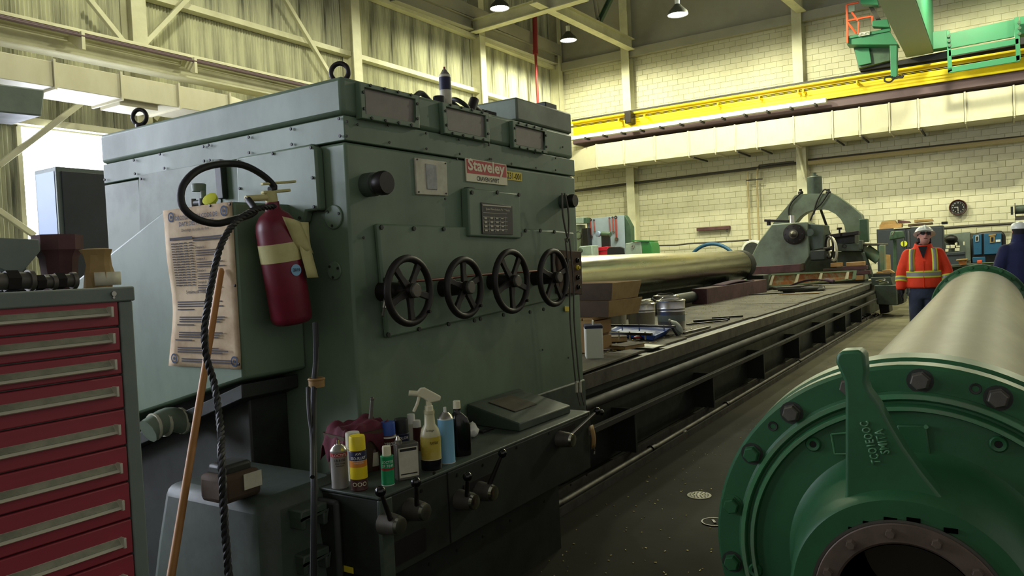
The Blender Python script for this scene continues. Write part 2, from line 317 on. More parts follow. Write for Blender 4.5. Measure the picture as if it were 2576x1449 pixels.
# ---------------------------------------------------------------- crane runway and duct on the left wall
yr = 14.2
z0, z1 = A(0, 108, y=yr).z, A(0, 36, y=yr).z
t = thing('crane_runway', 'cream crane runway beam with dark conductor bars along the corrugated wall', 'runway beam', (8, yr, z0))
ibeam((3, yr, (z0+z1)/2), (25.4, yr, (z0+z1)/2), EY, EZ, .42, z1-z0, .04).build('beam', 'steelcream', t, smooth=0)
for i in range(3):
    y = yr-.3-.09*i; z = z1-.10-.055*i
    MB().cyl((3, y, z), (25.3, y, z), .026, n=8).build('conductor_bar', 'purplebeam', t)
MB().bx(3, 25.3, yr-.34, yr-.2, z1-.1, z1-.06).build('conduit_tray', 'steelcream', t, smooth=0)
for u, v in ((205, 115), (488, 180)):
    p = A(u, v, y=yr-.42)
    MB().prism([(p.x-.03, yr-.5, z1-.13), (p.x-.03, yr-.5, z1-.45), (p.x-.03, yr-.44, z1-.45), (p.x-.03, yr-.02, z1-.2), (p.x-.03, yr-.02, z1-.13)], (.06, 0, 0)).build('bracket', 'steelcream', t, smooth=0)
yd = 13.3
zt, zq = A(0, 129, y=yd).z, A(0, 197, y=yd).z
xe = A(574, 240, y=yd).x
t = thing('air_duct', 'cream rectangular air duct hung along the corrugated wall, left of the headstock', 'duct', (8, yd+.4, zq))
MB().bx(2.6, xe, yd, yd+.95, zq, zt).build('duct_section', 'duct', t, smooth=0, bevel=.01)
MB().prism([(xe, yd, zq), (xe, yd+.95, zq), (xe+1.5, yd+1.5, zq), (xe+1.5, yd+.6, zq)], (0, 0, zt-zq)).build('duct_section', 'duct', t, smooth=0)
MB().bx(xe+1.5, xe+6, yd+.6, yd+1.5, zq, zt).build('duct_section', 'duct', t, smooth=0)
for u in (137, 303, 447, 574):
    x = A(u, 200, y=yd).x
    MB().bx(x-.02, x+.02, yd-.04, yd+.99, zq-.04, zt+.04).build('flange', 'duct', t, smooth=0)
x0, x1 = A(300, 250, z=zq).x, A(410, 262, z=zq).x
MB().bx(x0, x1, yd+.1, yd+.75, zq-.1, zq).build('outlet', 'duct', t, smooth=0)
p, q = A(-60, 210, y=11.5), A(112, 290, y=11.5)
tag(MB().prism([A(-60, 203, y=11.5), A(113, 226, y=11.5), A(106, 292, y=11.5), A(-60, 276, y=11.5)], (0, .9, 0)).build('duct_elbow', 'cabgrey', bevel=.02, smooth=0), 'plain grey sheet-metal duct branch at the left edge, under the cream duct', 'duct')
# ---------------------------------------------------------------- far runway, tray, duct, pipes
xr = 26.4
za, zb_ = A(1716, 264, x=xr).z, A(1716, 306, x=xr).z
t = thing('crane_runway', 'bright yellow crane runway beam along the block wall', 'runway beam', (xr, 6, zb_))
ibeam((xr, -4, (za+zb_)/2), (xr, 13.9, (za+zb_)/2), EX, EZ, .4, za-zb_, .06).build('beam', 'yellow', t, smooth=0)
MB().bx(xr-.12, xr+.1, -4, 13.9, za, za+.09).build('rail', 'rail', t, smooth=0)
MB().bx(xr-.1, xr+.9, -4, 13.9, zb_-.27, zb_-.02).build('lower_channel', 'purplebeam', t, smooth=0)
for i in range(2): MB().cyl((xr-.3-.05*i, -3, za-.2-.05*i), (xr-.3-.05*i, 14, za-.2-.05*i), .014, n=6).build('conductor_bar', 'iron', t)
for u in (1560, 1625, 1810, 1915, 2012, 2025, 2160):
    p = A(u, 270, x=xr-.2)
    MB().bx(xr-.42, xr-.02, p.y-.02, p.y+.02, za-.3, za-.2).bx(xr-.03, xr-.01, p.y-.03, p.y+.03, zb_+.07, za-.1).build('hanger', 'yellow', t, smooth=0)
p = A(1585, 290, x=xr-.25); MB().bx(xr-.5, xr-.02, p.y-.12, p.y+.12, zb_+.15, zb_+.6).build('switch_box', 'iron', t, bevel=.02)
pa, pb = A(1440, 342, x=25.9), A(2078, 252, x=25.9)
t = thing('cable_tray', 'white slotted cable tray strip under the yellow runway beam', 'cable tray', pb)
MB().bx(25.85, 26.1, pb.y, pa.y+2, pb.z-.07, pb.z+.07).build('channel', 'fixturewhite', t, smooth=0)
y = pb.y+.3
while y < pa.y:
    MB().bx(25.8, 26.2, y, y+.06, pb.z-.13, pb.z-.05).build('hanger', 'rail', t, smooth=0); y += .75
xd = 25.9
zt, zq = A(1733, 331, x=xd).z, A(1733, 392, x=xd).z
ye = A(1492, 395, x=xd).y
t = thing('air_duct', 'cream sectioned air duct below the yellow runway beam on the block wall', 'duct', (xd+.5, 5, zq))
su = [1498, 1567, 1645, 1730, 1797, 1848, 1902, 1996, 2094, 2162, 2237, 2310, 2428, 2551, 2700]
ys = [A(u, 350, x=xd).y for u in su]
for i in range(len(ys)-1):
    y1, y0 = ys[i], ys[i+1]
    MB().bx(xd, xd+1.2, y0+.012, y1-.012, zq, zt).build('duct_section', 'duct', t, smooth=0)
    MB().bx(xd-.035, xd+1.2, y1-.045, y1-.0, zq-.02, zt+.02).bx(xd-.5+.5, xd+1.2, y1-.04, y1-.005, zq-.06, zq).build('flange', 'duct', t, smooth=0)
    MB().bx(xd-.02, xd-.005, y0+.02, y1-.06, zq, zq+.14).build('seam', 'steelcream', t, smooth=0)
MB().prism([(xd, ys[0], zq), (xd, ys[0], zt), (xd+.5, ys[0]+1.5, zt-.1), (xd+.5, ys[0]+1.5, zq)], (.7, 0, 0)).build('duct_section', 'duct', t, smooth=0)
for u in (1745, 1857, 1915, 2105, 2170, 2320):
    y = A(u, 400, x=xd).y; MB().bx(xd-.05, xd+1.5, y-.02, y+.02, zq-.1, zq-.05).build('hanger', 'rail', t, smooth=0)
def pipe(name, pts, r, m, lb): return tag(MB().tube(pts, r, 8, 1).build(name, m), lb, 'pipe')
pipe('wall_pipe', [A(2033, 410, x=27.2), A(2640, 343, x=27.2)], .075, 'pipewall', 'fat tan pipe along the block wall, right of the steady rest')
pipe('wall_pipe', [A(2033, 402, x=27.3), A(2640, 336, x=27.3)], .03, 'conduit', 'thin dark pipe lying just above the fat tan wall pipe')
pipe('wall_pipe', [A(1440, 481, x=27.3), A(1600, 460, x=27.3), A(2008, 410, x=27.3)], .05, 'conduit', 'dark pipe along the block wall between the two columns')
t = thing('drop_pipe', 'pair of tan drop pipes joined by a crossbar on the block wall', 'pipe', A(1886, 607, x=27.2))
MB().tube([A(1880, 432, x=27.2), A(1887, 607, x=27.2)], .035, 8, 1).build('pipe', 'pipewall', t); MB().tube([A(1906, 424, x=27.2), A(1904, 450, x=27.2), A(1910, 612, x=27.2)], .035, 8, 1).build('pipe', 'pipewall', t)
MB().tube([A(1877, 454, x=27.18), A(1918, 450, x=27.18)], .025, 8, 1).build('crossbar', 'conduit', t); MB().tube([A(1906, 424, x=27.2), A(1910, 416, x=27.2), A(1998, 406, x=27.2)], .03, 8, 1).build('pipe', 'conduit', t)
pipe('column_brace', [A(2003, 360, x=26.9), A(2024, 448, x=26.9)], .04, 'steelcream', 'slim slanted brace on the column behind the steady rest')
pipe('cable_run', [A(1640, 618, x=27.3), A(1700, 617, x=27.3), A(1730, 613, x=27.3), A(1840, 607, x=27.3), A(1890, 603, x=27.3)], .03, 'conduit', 'dark sagging cable low on the block wall behind the roll')
pipe('wall_pipe', [A(2370, 574, x=27.3), A(2450, 568, x=27.3), A(2556, 562, x=27.3)], .045, 'conduit', 'dark pipe on the block wall right of the grey cabinet')
t = thing('wall_lamp_fixture', 'unlit purple strip fixture mounted on the block wall', 'fixture', A(1793, 580, x=27.3))
a, b = A(1753, 576, x=27.35), A(1836, 572, x=27.35); MB().bx(27.3, 27.46, b.y, a.y, b.z-.06, b.z+.06).build('body', 'oldwood', t, bevel=.01)
MB().cyl((27.35, b.y+.1, b.z-.06), (27.35, b.y+.1, b.z-.16), .03).build('pull', 'conduit', t)
# clock
p = A(2410, 522, x=27.4); t = thing('wall_clock', 'round black-faced wall clock in a dark red rim on the block wall', 'clock', p)
MB().ring(p, (-1, 0, 0), [(0, .2), (.06, .21), (.07, .225), (.05, .245), (0, .25)], 32).build('rim', 'clockrim', t); MB().lathe(p, (-1, 0, 0), [(0, .2), (.035, .2)], 32).build('dial', 'black', t)
for i in range(12):
    a = i*math.pi/6; q = p+V(-.037, -math.sin(a)*.15, math.cos(a)*.15)
    txt(str(i or 12), q-V(0, 0, .02), (0, -1, 0), (0, 0, 1), 'white', t, h=.04, align='CENTER')
MB().box(p+V(-.04, 0, -.055), (.004, .012, .12)).build('hand', 'white', t); MB().box(p+V(-.04, .05, .012), (.004, .11, .012)).build('hand', 'white', t)
MB().ring(p, (-1, 0, 0), [(.036, .183), (.04, .185), (.04, .192), (.036, .192)], 32).build('chapter_ring', 'steel', t)
# ---------------------------------------------------------------- travelling crane
gz = A(2310, 132, x=25.6).z
gl, gr_ = A(2277, 136, x=25.6), A(2346, 129, x=25.6)
t = thing('bridge_crane', 'green overhead travelling crane with box girder on the yellow runway', 'crane', (25.6, 2.2, gz))
MB().bx(6, 26.0, gr_.y, gl.y, gz, gz+1.5).build('girder', 'cranegrey', t, smooth=0)
MB().bx(6, 26.0, gr_.y-.02, gr_.y-.001, gz+.02, gz+1.5).build('girder_side', 'crane', t, smooth=0)
MB().bx(6, 24, gl.y+.06, gl.y+.12, gz+1.1, gz+1.3).build('festoon_track', 'rail', t, smooth=0)
def pl(us, x, dx, name, m): return MB().prism([A(u, v, x=x) for u, v in us], (dx, 0, 0)).build(name, m, t, smooth=0, bevel=.008)
pl([(2129, 94), (2235, 74), (2260, 112), (2130, 112)], 25.4, .5, 'platform', 'crane')
pl([(2131, 92), (2240, 70), (2240, 78), (2131, 98)], 25.35, .04, 'toe_plate', 'crane')
pl([(2146, 116), (2238, 116), (2238, 152), (2160, 172)], 25.9, .6, 'end_truck', 'dullgreen')
pl([(2186, 120), (2192, 158), (2160, 165), (2150, 124)], 25.8, .05, 'gusset', 'crane')
pl([(2160, 172), (2380, 128), (2600, 88), (2600, 106), (2380, 146), (2162, 178)], 26.1, .4, 'wheel_bogie', 'rail')
pl([(2346, 80), (2384, 75), (2384, 118), (2346, 124)], 25.7, .4, 'end_truck', 'crane')
pl([(2388, 84), (2552, 48), (2552, 92), (2388, 122)], 25.1, .08, 'guard_plate', 'crane')
pl([(2381, 78), (2389, 76), (2396, 178), (2384, 184)], 25.0, .08, 'guard_post', 'crane')
pl([(2551, 44), (2563, 42), (2568, 150), (2556, 154)], 25.0, .08, 'guard_post', 'crane')
pl([(2386, 126), (2563, 96), (2563, 110), (2386, 142)], 25.0, .06, 'guard_rail', 'crane')
pl([(2384, 170), (2566, 138), (2566, 154), (2384, 184)], 25.0, .06, 'guard_rail', 'crane')
pl([(2565, 42), (2700, 20), (2700, 70), (2565, 86)], 25.3, .4, 'end_truck', 'crane')
pl([(2162, -6), (2206, -6), (2208, 12), (2166, 10)], 25.2, .3, 'walkway_bracket', 'crane'); pl([(2194, 52), (2232, 48), (2238, 68), (2194, 66)], 25.2, .3, 'walkway_bracket', 'crane')
pl([(2180, 8), (2192, 10), (2236, 82), (2222, 84)], 25.6, .3, 'walkway', 'conduit')
for a in ((2381, 92), (2382, 104), (2383, 116), (2557, 58), (2558, 72), (2558, 86)):
    p = A(*a, x=24.99); MB().cyl(p+V(.0, -.06, 0), p+V(-.04, -.06, 0), .045, n=6).build('bolt', 'dullgreen', t)
for us in ([(2127, 12), (2132, 12), (2134, 108), (2129, 108)], [(2157, 54), (2162, 54), (2162, 86), (2157, 86)], [(2191, 40), (2196, 40), (2198, 62), (2193, 62)]): pl(us, 25.3, .06, 'railing_post', 'orange')
for a, b in (((2130, 12), (2160, 6)), ((2132, 52), (2192, 41)), ((2132, 56), (2154, 84)), ((2142, 30), (2158, 52))): MB().tube([A(*a, x=25.33), A(*b, x=25.33)], .03, 6, 1).build('railing_bar', 'orange', t)
pl([(2134, 14), (2150, 12), (2150, 28), (2135, 31)], 25.28, .05, 'panel_box', 'cabgrey')
pd = pl([(2238, 114), (2256, 114), (2256, 194), (2241, 196)], 25.2, .3, 'collector_post', 'crane')
MB().tube([A(2246, 194, x=25.2), A(2228, 194, x=25.2), A(2226, 204, x=25.2), A(2240, 206, x=25.2), A(2252, 194, x=25.2)], .025, 6).build('cable_loop', 'black', t)
MB().tube([A(2254, 194, x=25.2), A(2270, 194, x=25.2), A(2268, 189, x=25.2)], .04, 6).build('collector_arm', 'rail', t)
lp = pl([(2160, 83), (2188, 78), (2188, 87), (2160, 92)], 25.3, .03, 'number_plate', 'white')
txt('231-371', A(2161.5, 90.5, x=25.29), (0, -1, .02), (0, 0, 1), 'ink', lp, w=abs((A(2186, 84, x=25.29)-A(2162, 90, x=25.29)).y), bold=.02, extrude=.012)
# ---------------------------------------------------------------- pendant lamps
def lamp(p, lb, e=1):
    t = thing('pendant_lamp', lb, 'lamp', p, 'high bay pendant lamps'); p = Vector(p)
    MB().ring(p, EZ, [(0, .30), (.10, .27), (.22, .15), (.30, .09), (.30, .07), (.22, .13), (.10, .25), (0, .285)], 24).build('reflector', 'shade', t)
    MB().lathe(p, EZ, [(.02, .02), (.0, .2), (.02, .275), (.04, .275), (.1, .1)], 24).build('bulb', 'bulb', t)
    MB().cyl(p+EZ*.29, p+EZ*.5, .07, n=10).build('ballast', 'fixturewhite', t); MB().cyl(p+EZ*.5, (p.x, p.y, 12.6), .008, n=6).build('cord', 'black', t)
    l = bpy.data.lights.new('lamp_light', 'SPOT'); l.energy = LAMP_W*(1.4 if p.x > 20.5 else .6); l.color = LAMP_COL; l.spot_size = math.radians(178); l.spot_blend = .25; l.shadow_soft_size = .25
    o = bpy.data.objects.new('lamp_light', l); C.objects.link(o); place(o, p-EZ*.06, t)
LP = [(A(1257, 22, x=19.0), 'lit lamp farthest left, beside the roof beam'), (A(1430, 102, x=23.6), 'lowest hanging lit lamp, in front of the block wall corner'), (A(1705, 38, x=21.0), 'lit lamp farthest right, against the upper block wall')]
for p, lb in LP: lamp(p, lb)
for p in ((22.5, 6.0, 9.3), (22.5, .8, 9.3), (17, 3.0, 9.6), (12, 9.5, 9.3), (7.5, 10.5, 9.3), (22.5, -4.5, 9.3)):
    lamp(p, 'lit lamp of the same rows hanging above and outside the picture')
# ================================================================ the big lathe: headstock
def dep(p): return (Vector(p)-CAM).dot(_f)
def px(p): return dep(p)/FPX                     # metres per photo pixel at p
X0, X1, YP, YB = 2.31, 4.355, 2.3, 4.15
hs = thing('lathe_headstock', 'huge green lathe headstock with four handwheels and a red-and-white nameplate', 'machine', (3.3, 3.2, .3))
MB().bx(X0, X1, YP, YB, .3, 2.055).build('body', 'mach', hs, bevel=.012)
MB().bx(X0-.004, X1-.004, YP-.004, YB+.004, 2.06, 2.165).build('upper_band', 'mach', hs, bevel=.004)
MB().bx(X0-.010, X1-.02, YP-.006, YB+.01, 2.168, 2.33).build('top_cover', 'mach', hs, bevel=.02)
xr0 = A(1300, 300, y=YP).x
MB().bx(xr0, X1-.02, YP-.005, 3.25, 2.33, 2.463).build('raised_cover', 'machlight', hs, bevel=.012)
MB().bx(X0+.3, X1, YP-.012, YP+.05, .3, .74).build('plinth', 'machd', hs, bevel=.01)
MB().bx(X0-.004, X0+.01, 3.82, YB, .9, 2.05).build('end_strip', 'machlight', hs, bevel=.003)
def panel(us, y, th, name, m, bv=.006):
    return MB().prism([A(u, v, y=y) for u, v in us], (0, th, 0)).build(name, m, hs, bevel=bv)
# hatches
for us in ([(905, 205), (1055, 240), (1056, 322), (909, 297)], [(1113, 256), (1230, 283), (1233, 358), (1119, 335)], [(1290, 303), (1376, 325), (1378, 387), (1293, 371)]):
    q = [A(u, v, y=YP-.035) for u, v in us]; c = sum(q, V(0, 0, 0))/4
    fr = MB(); inn = [c+Vector(((p-c).x*.84, 0, (p-c).z*.72)) for p in q]
    for i in range(4): fr.prism([q[i], q[(i+1) % 4], inn[(i+1) % 4], inn[i]], (0, .03, 0))
    h = fr.build('hatch_frame', 'mach', hs, bevel=.004)
    MB().prism([p+V(0, .012, 0) for p in inn], (0, .02, 0)).build('hatch_pane', 'hatchpane', h)
    b0 = None
    for i in range(4):
        a, b = q[i], q[(i+1) % 4]; n = 4 if i % 2 == 0 else 2
        for j in range(n):
            p = a+(b-a)*((j+.5)/n); p = p+(c-p)*.09
            if b0 is None: b0 = MB().cyl(p, p-EY*.006, .007, n=6).build('bolt', 'machdark', h)
            else: inst(b0, p-V(0, .006, .007) if False else (p.x, p.y-.003, p.z-.007), h)
# front panels
pan = panel([(950, 562), (1395, 579), (1445, 585), (1452, 742), (976, 851)], YP-.028, .03, 'apron_panel', 'mach', .01)
panel([(1178, 472), (1308, 487), (1312, 600), (1182, 594)], YP-.05, .05, 'raised_plate', 'mach', .008)
MB().prism([A(1165, 472, y=YP-.004), A(1182, 472, y=YP-.004), A(1186, 566, y=YP-.004), A(1168, 566, y=YP-.004)], (0, -.035, 0)).build('plate_step', 'machdark', hs, bevel=.004)
bolts = [(958, 572), (1040, 575), (1115, 576), (1182, 578), (1197, 588), (1309, 590), (1321, 580), (1358, 580), (1393, 583), (967, 704), (975, 842), (1053, 828), (1127, 815), (1192, 806), (1207, 802), (1265, 792), (1366, 778), (1332, 785), (1186, 484), (1250, 484), (1304, 490)]
b0 = None
for u, v in bolts:
    p = A(u, v, y=YP-.052 if v < 500 else YP-.03)
    if b0 is None: b0 = MB().cyl(p, p-EY*.008, .011, n=6).build('bolt', 'machdark', hs)
    else: inst(b0, (p.x, p.y-.004, p.z-.011), hs)
b1 = None
for u, v in [(872, 306), (900, 313), (977, 315), (1072, 335), (1155, 351), (1230, 360), (1345, 385), (1416, 370), (1398, 398), (980, 358), (1073, 374), (1157, 387), (1150, 400), (1232, 400), (1236, 400), (1287, 412), (1349, 422), (1398, 428), (872, 342), (1230, 365), (915, 598), (1310, 660), (1257, 620), (1120, 500), (1365, 880), (1430, 900)]:
    p = A(u, v, y=YP-.014)
    if b1 is None: b1 = MB().cyl(p, p-EY*.005, .006, n=6).build('screw', 'machdark', hs)
    else: inst(b1, (p.x, p.y, p.z-.006), hs)
# left end plates, bolts and round covers
def epanel(us, x, th, name, m, bv=.006): return MB().prism([A(u, v, x=x) for u, v in us], (th, 0, 0)).build(name, m, hs, bevel=bv)
epanel([(349, 441), (551, 405), (560, 600), (352, 660)], X0-.006, .008, 'end_plate', 'machlight', .002)
epanel([(593, 397), (779, 362), (793, 372), (803, 528), (770, 532), (764, 560), (700, 580), (600, 600)], X0-.045, .045, 'end_door', 'mach', .01)
epanel([(779, 361), (793, 366), (805, 532), (790, 528)], X0-.03, .03, 'door_edge', 'machdark', .004)
MB().prism([A(551, 404, x=X0-.004), A(567, 402, x=X0-.004), A(575, 500, x=X0-.004), A(559, 502, x=X0-.004)], (-.03, 0, 0)).build('door_stop', 'machdark', hs, bevel=.004)
for u, v, r in ((840, 546, .052), (842, 681, .04)):
    p = A(u, v, x=X0-.002); d = MB().lathe(p, (-1, 0, 0), [(0, r), (.003, r), (.006, r*.94)], 28).build('round_cover', 'mach', hs)
    for a in (40, 160, 280): MB().cyl(p+V(-.004, math.cos(math.radians(a))*r*.72, math.sin(math.radians(a))*r*.72), p+V(-.01, math.cos(math.radians(a))*r*.72, math.sin(math.radians(a))*r*.72), .006, n=8).build('screw', 'machdark', d)
b2 = None
for u, v in [(403, 388), (413, 423), (336, 403), (339, 437), (511, 369), (524, 365), (625, 345), (731, 324), (513, 405), (527, 403), (626, 384), (733, 363), (852, 298), (855, 342), (354, 450), (781, 371), (785, 447), (789, 520), (598, 405), (685, 386), (753, 548), (263, 452), (602, 474)]:
    p = A(u, v, x=X0-.05 if 560 < u < 800 and v > 366 and v != 384 else X0-.014)
    if b2 is None: b2 = MB().cyl(p, p-EX*.006, .007, n=6).build('screw', 'machdark', hs)
    else: inst(b2, (p.x, p.y, p.z-.007), hs)
# eye bolts
for u, v, y in ((855, 190, 2.42), (347, 314, 3.83)):
    p = A(u, v, y=y); p.z = 2.33; p.x = max(p.x, X0+.03)
    e = MB().torus(p+EZ*.055, (.9, .4, 0), .04, .011).build('eye_bolt', 'iron', hs); MB().cyl(p-EZ*.005, p+EZ*.015, .025).build('collar', 'iron', e)
# knobs
for u, v, r, L in ((922, 466, .052, .12), (1412, 508, .042, .10)):
    p = A(u, v, y=YP); k = MB().lathe(p, (0, -1, 0), [(0, r), (.05, r), (.055, r*.8), (L*.62, r*.75)], 24).build('selector_knob', 'machd', hs)
    MB().lathe(p-EY*L*.6, (0, -1, 0), [(0, r*.95), (.012, r), (L*.4-.012, r), (L*.4, r*.9)], 24).build('knob_cap', 'iron', k)
# sight glass plate, nameplate, tag, data plate
g = panel([(1044, 396), (1124, 407), (1127, 493), (1049, 489)], YP-.01, .012, 'sight_glass_plate', 'offwhite', .004)
MB().prism([A(u, v, y=YP-.014) for u, v in ((1071, 411), (1098, 415), (1101, 478), (1075, 476))], (0, .006, 0)).build('sight_glass', 'glass', g, bevel=.003)
for u, v in ((1049, 401), (1120, 411), (1122, 487), (1053, 483)):
    p = A(u, v, y=YP-.01); MB().cyl(p, p-EY*.004, .004, n=8).build('screw', 'iron', g)
npl = panel([(1171, 397), (1274, 414), (1277, 467), (1174, 456)], YP-.008, .008, 'nameplate', 'cream', .002)
MB().prism([A(u, v, y=YP-.0085) for u, v in ((1173, 399.5), (1272.5, 416), (1274.5, 447), (1175, 435))], (0, .0004, 0)).build('red_field', 'signred', npl)
rt = (A(1272, 416, y=YP)-A(1173, 399.5, y=YP)).normalized()
txt('Staveley', A(1178, 437, y=YP-.009), EX, EZ, 'cream', npl, w=(A(1270, 440, y=YP)-A(1178, 430, y=YP)).x, h=.082, bold=.03)
txt('CRAVEN·SWIFT', A(1200, 454.5, y=YP-.0085), EX, EZ, 'ink', npl, w=(A(1256, 460, y=YP)-A(1200, 454, y=YP)).x, h=.024, bold=.012)
yt = panel([(1275, 430), (1312, 435), (1313, 456), (1277, 452)], YP-.003, .003, 'asset_tag', 'tagyellow', 0)
txt('231-001', A(1276.5, 449, y=YP-.0035), EX, EZ, 'ink', yt, w=(A(1311, 452, y=YP)-A(1276.5, 449, y=YP)).x, h=.036, bold=.01)
dp = panel([(1211, 509), (1289, 518), (1291, 591), (1214, 588)], YP-.056, .006, 'data_plate', 'plate', .001)
def on(u, v): return A(u, v, y=YP-.0585)
txt('Speed Revolutions Per Minute', on(1222, 530), EX, EZ, 'offwhite', dp, w=(on(1282, 533)-on(1222, 530)).x, h=.016, bold=.01)
MB().bx(on(1214, 515).x, on(1286, 515).x, YP-.0582, YP-.0578, on(1250, 519.5).z, on(1250, 516.5).z).build('print_line', 'offwhite', dp)
gl_ = MB()
for i in range(5):
    z = on(1218, 535+i*10.3).z; gl_.bx(on(1216, 540).x, on(1276, 540).x, YP-.0582, YP-.0578, z-.001, z+.001)
for u in (1216, 1231, 1245, 1259, 1272): x = on(u, 560).x; gl_.bx(x-.001, x+.001, YP-.0582, YP-.0578, on(u, 584).z, on(u, 545).z)
for i in range(4):
    for u in (1219, 1234, 1248, 1261):
        z = on(u, 550.5+i*10.3).z; x = on(u, 555).x; gl_.bx(x, x+.024, YP-.0582, YP-.0578, z, z+.008)
gl_.build('table_print', 'offwhite', dp)
# copper line, button station
MB().tube([A(1003, 710, y=2.24), A(1100, 703, y=2.24), A(1200, 692, y=2.24), A(1360, 681, y=2.24)], .006, 8, 1).build('copper_line', 'copperline', hs)
bs = panel([(1402, 628), (1463, 632), (1466, 741), (1408, 738)], YP-.06, .06, 'button_station', 'carddark', .006)
for u, v, m in ((1451, 655, 'blackgloss'), (1451, 673, 'tagyellow'), (1452, 698, 'blackgloss'), (1453, 722, 'blackgloss'), (1425, 655, 'blackgloss'), (1422, 698, 'blackgloss'), (1424, 723, 'steel')):
    p = A(u, v, y=YP-.06); MB().lathe(p, (0, -1, 0), [(0, .016), (.01, .016), (.012, .011), (.022, .010)], 14).build('push_button', m, bs)
panel([(1421, 770), (1434, 771), (1435, 783), (1422, 783)], YP-.014, .004, 'small_plate', 'tagyellow', 0)
# handwheels
for (u, v, R, a0) in ((1043, 731, .140, 58), (1181, 723, .134, 90), (1299, 707, .155, 55), (1404, 698, .152, 88)):
    c = A(u, v, y=2.11); pl_ = c+EY*.03
    wh = MB().torus(pl_, (0, -1, 0), R, .0165, 40, 12).build('handwheel', 'iron', hs)
    MB().cyl((c.x, YP, c.z), c+EY*.05, .045, .034, 18).cyl(c+EY*.06, c, .034, .032, 18).build('hub', 'iron', wh)
    for i in range(5):
        a = math.radians(a0+72*i); d = V(math.cos(a), 0, math.sin(a)); s_ = V(-math.sin(a), 0, math.cos(a))
        def rg(p, w_, th): return [p+s_*w_*x+EY*th*y for x, y in ((-1, -1), (1, -1), (1, 1), (-1, 1))]
        MB().loft([rg(c+EY*.028+d*.02, .019, .010), rg(pl_+EY*.002+d*(R*.55), .0135, .008), rg(pl_+d*(R-.004), .017, .009)]).build('spoke', 'iron', wh, bevel=.003)
    MB().lathe(c, (0, -1, 0), [(0, .031), (.012, .031), (.016, .027), (.0165, .001)], 24).build('hub_cap', 'steeldull', wh)
    MB().cyl(pl_+V(R*.72, 0, -R*.7), pl_+V(R*.72, -.03, -R*.7), .007, n=8).build('crank_pin', 'iron', wh)
# air blow gun hanging by first wheel
p = A(972, 745, y=2.2); t = thing('air_blow_gun', 'silver air blow gun hanging left of the first handwheel', 'air gun', p-EZ*.09)
MB().tube([A(980, 705, y=2.2), A(972, 745, y=2.2), A(966, 775, y=2.2)], .010, 10, 2).build('body', 'steel', t); MB().tube([A(966, 775, y=2.2), A(962, 795, y=2.2)], .006, 8, 1).build('nozzle', 'brass' if 'brass' in MATS else 'steeldull', t)
MB().torus(A(981, 702, y=2.2), (0, 1, 0), .012, .003).build('hook', 'iron', t); MB().cyl(A(968, 716, y=2.2), A(976, 722, y=2.19), .012).build('fitting', 'steeldull', t)
# strap and cables hanging at right knob
t = thing('hanging_strap', 'grey looped strap hanging from the right-hand selector knob', 'strap', A(1432, 600, y=2.17))
MB().tube([A(1414, 486, y=2.19), A(1416, 540, y=2.19), A(1428, 598, y=2.19), A(1431, 560, y=2.19), A(1428, 520, y=2.19), A(1420, 486, y=2.19)], .006, 6).build('loop', 'steeldull', t)
MB().torus(A(1427, 604, y=2.19), (0, 1, 0), .012, .003).build('link', 'iron', t)
for i, (u0, lb) in enumerate(((1428, 'left'), (1438, 'right'))):
    pts = [A(u0-6, 600, y=2.19), A(u0+4, 700, y=2.19), A(u0+6, 800, y=2.2), A(u0+14, 900, y=2.2), A(u0+22, 975, y=2.2), A(u0+32, 1020, y=2.18)]
    t = thing('control_cable', 'thin dark cable hanging down the headstock edge, %s one of the pair' % lb, 'cable', pts[-1], 'cables at the headstock edge'); MB().tube(pts, .005, 6).build('wire', 'steeldull', t)
    MB().tube([pts[-2]+EZ*.04, pts[-2]-EZ*.03], .009, 8, 1).build('ferrule', 'offwhite', t)
# things on top of the headstock
p = A(1122, 258, y=2.37); p = V(p.x, p.y, 2.33); s_ = px(p)
t = thing('spray_can', 'dark blue spray can with a red nozzle standing on top of the headstock', 'spray can', p); r = 15*s_
MB().lathe(p, EZ, [(0, r*.95), (.006, r), (.155, r), (.163, r*.95)], 20).build('can_body', 'offwhite', t); MB().lathe(p, EZ, [(.085, r*1.01), (.15, r*1.01)], 20, cap=False).build('label_band', 'navy', t)
MB().lathe(p, EZ, [(.163, r*.93), (.185, r*.45), (.19, r*.4)], 20).build('shoulder', 'steel', t); MB().cyl(p+EZ*.19, p+EZ*.205, .006).build('nozzle', 'pipered', t)
p = A(1104, 247, y=2.36); p.z = 2.33; tag(MB().lathe(p, EZ, [(0, .03), (.04, .03), (.042, .026)], 18).build('black_cap', 'rubber'), 'black plastic cap beside the spray can on the headstock', 'cap')
p = A(1158, 256, y=2.37); p.z = 2.358; tag(MB().torus(p, (.5, -.4, .9), .05, .012).build('rubber_ring', 'rubber'), 'black rubber ring lying right of the spray can on the headstock', 'ring')
p = A(1180, 252, y=2.40); p.z = 2.33; tag(MB().cyl(p, p+V(.05, 0, .09), .026, n=12).cyl(p+V(.03, 0, .05), p+V(.09, 0, .03), .02, n=12).build('pipe_elbow', 'iron'), 'dark pipe elbow standing on the headstock behind the rubber ring', 'fitting')
tag(MB().tube([V(A(1050, 238, y=2.36).x, 2.38, 2.344), V(A(1075, 232, y=2.36).x, 2.40, 2.38), V(A(1096, 236, y=2.36).x, 2.40, 2.35)], .014, 8).build('hose_piece', 'machdark'), 'short dark hose arching left of the spray can on the headstock', 'hose')
p = A(1366, 262, y=2.38); p.z = 2.463; tag(MB().box(p+EZ*.018, (.14, .12, .036)).box(p+EZ*.042, (.05, .05, .012)).build('breather_box', 'machdark', bevel=.005), 'small dark breather box on the raised part of the headstock', 'box')
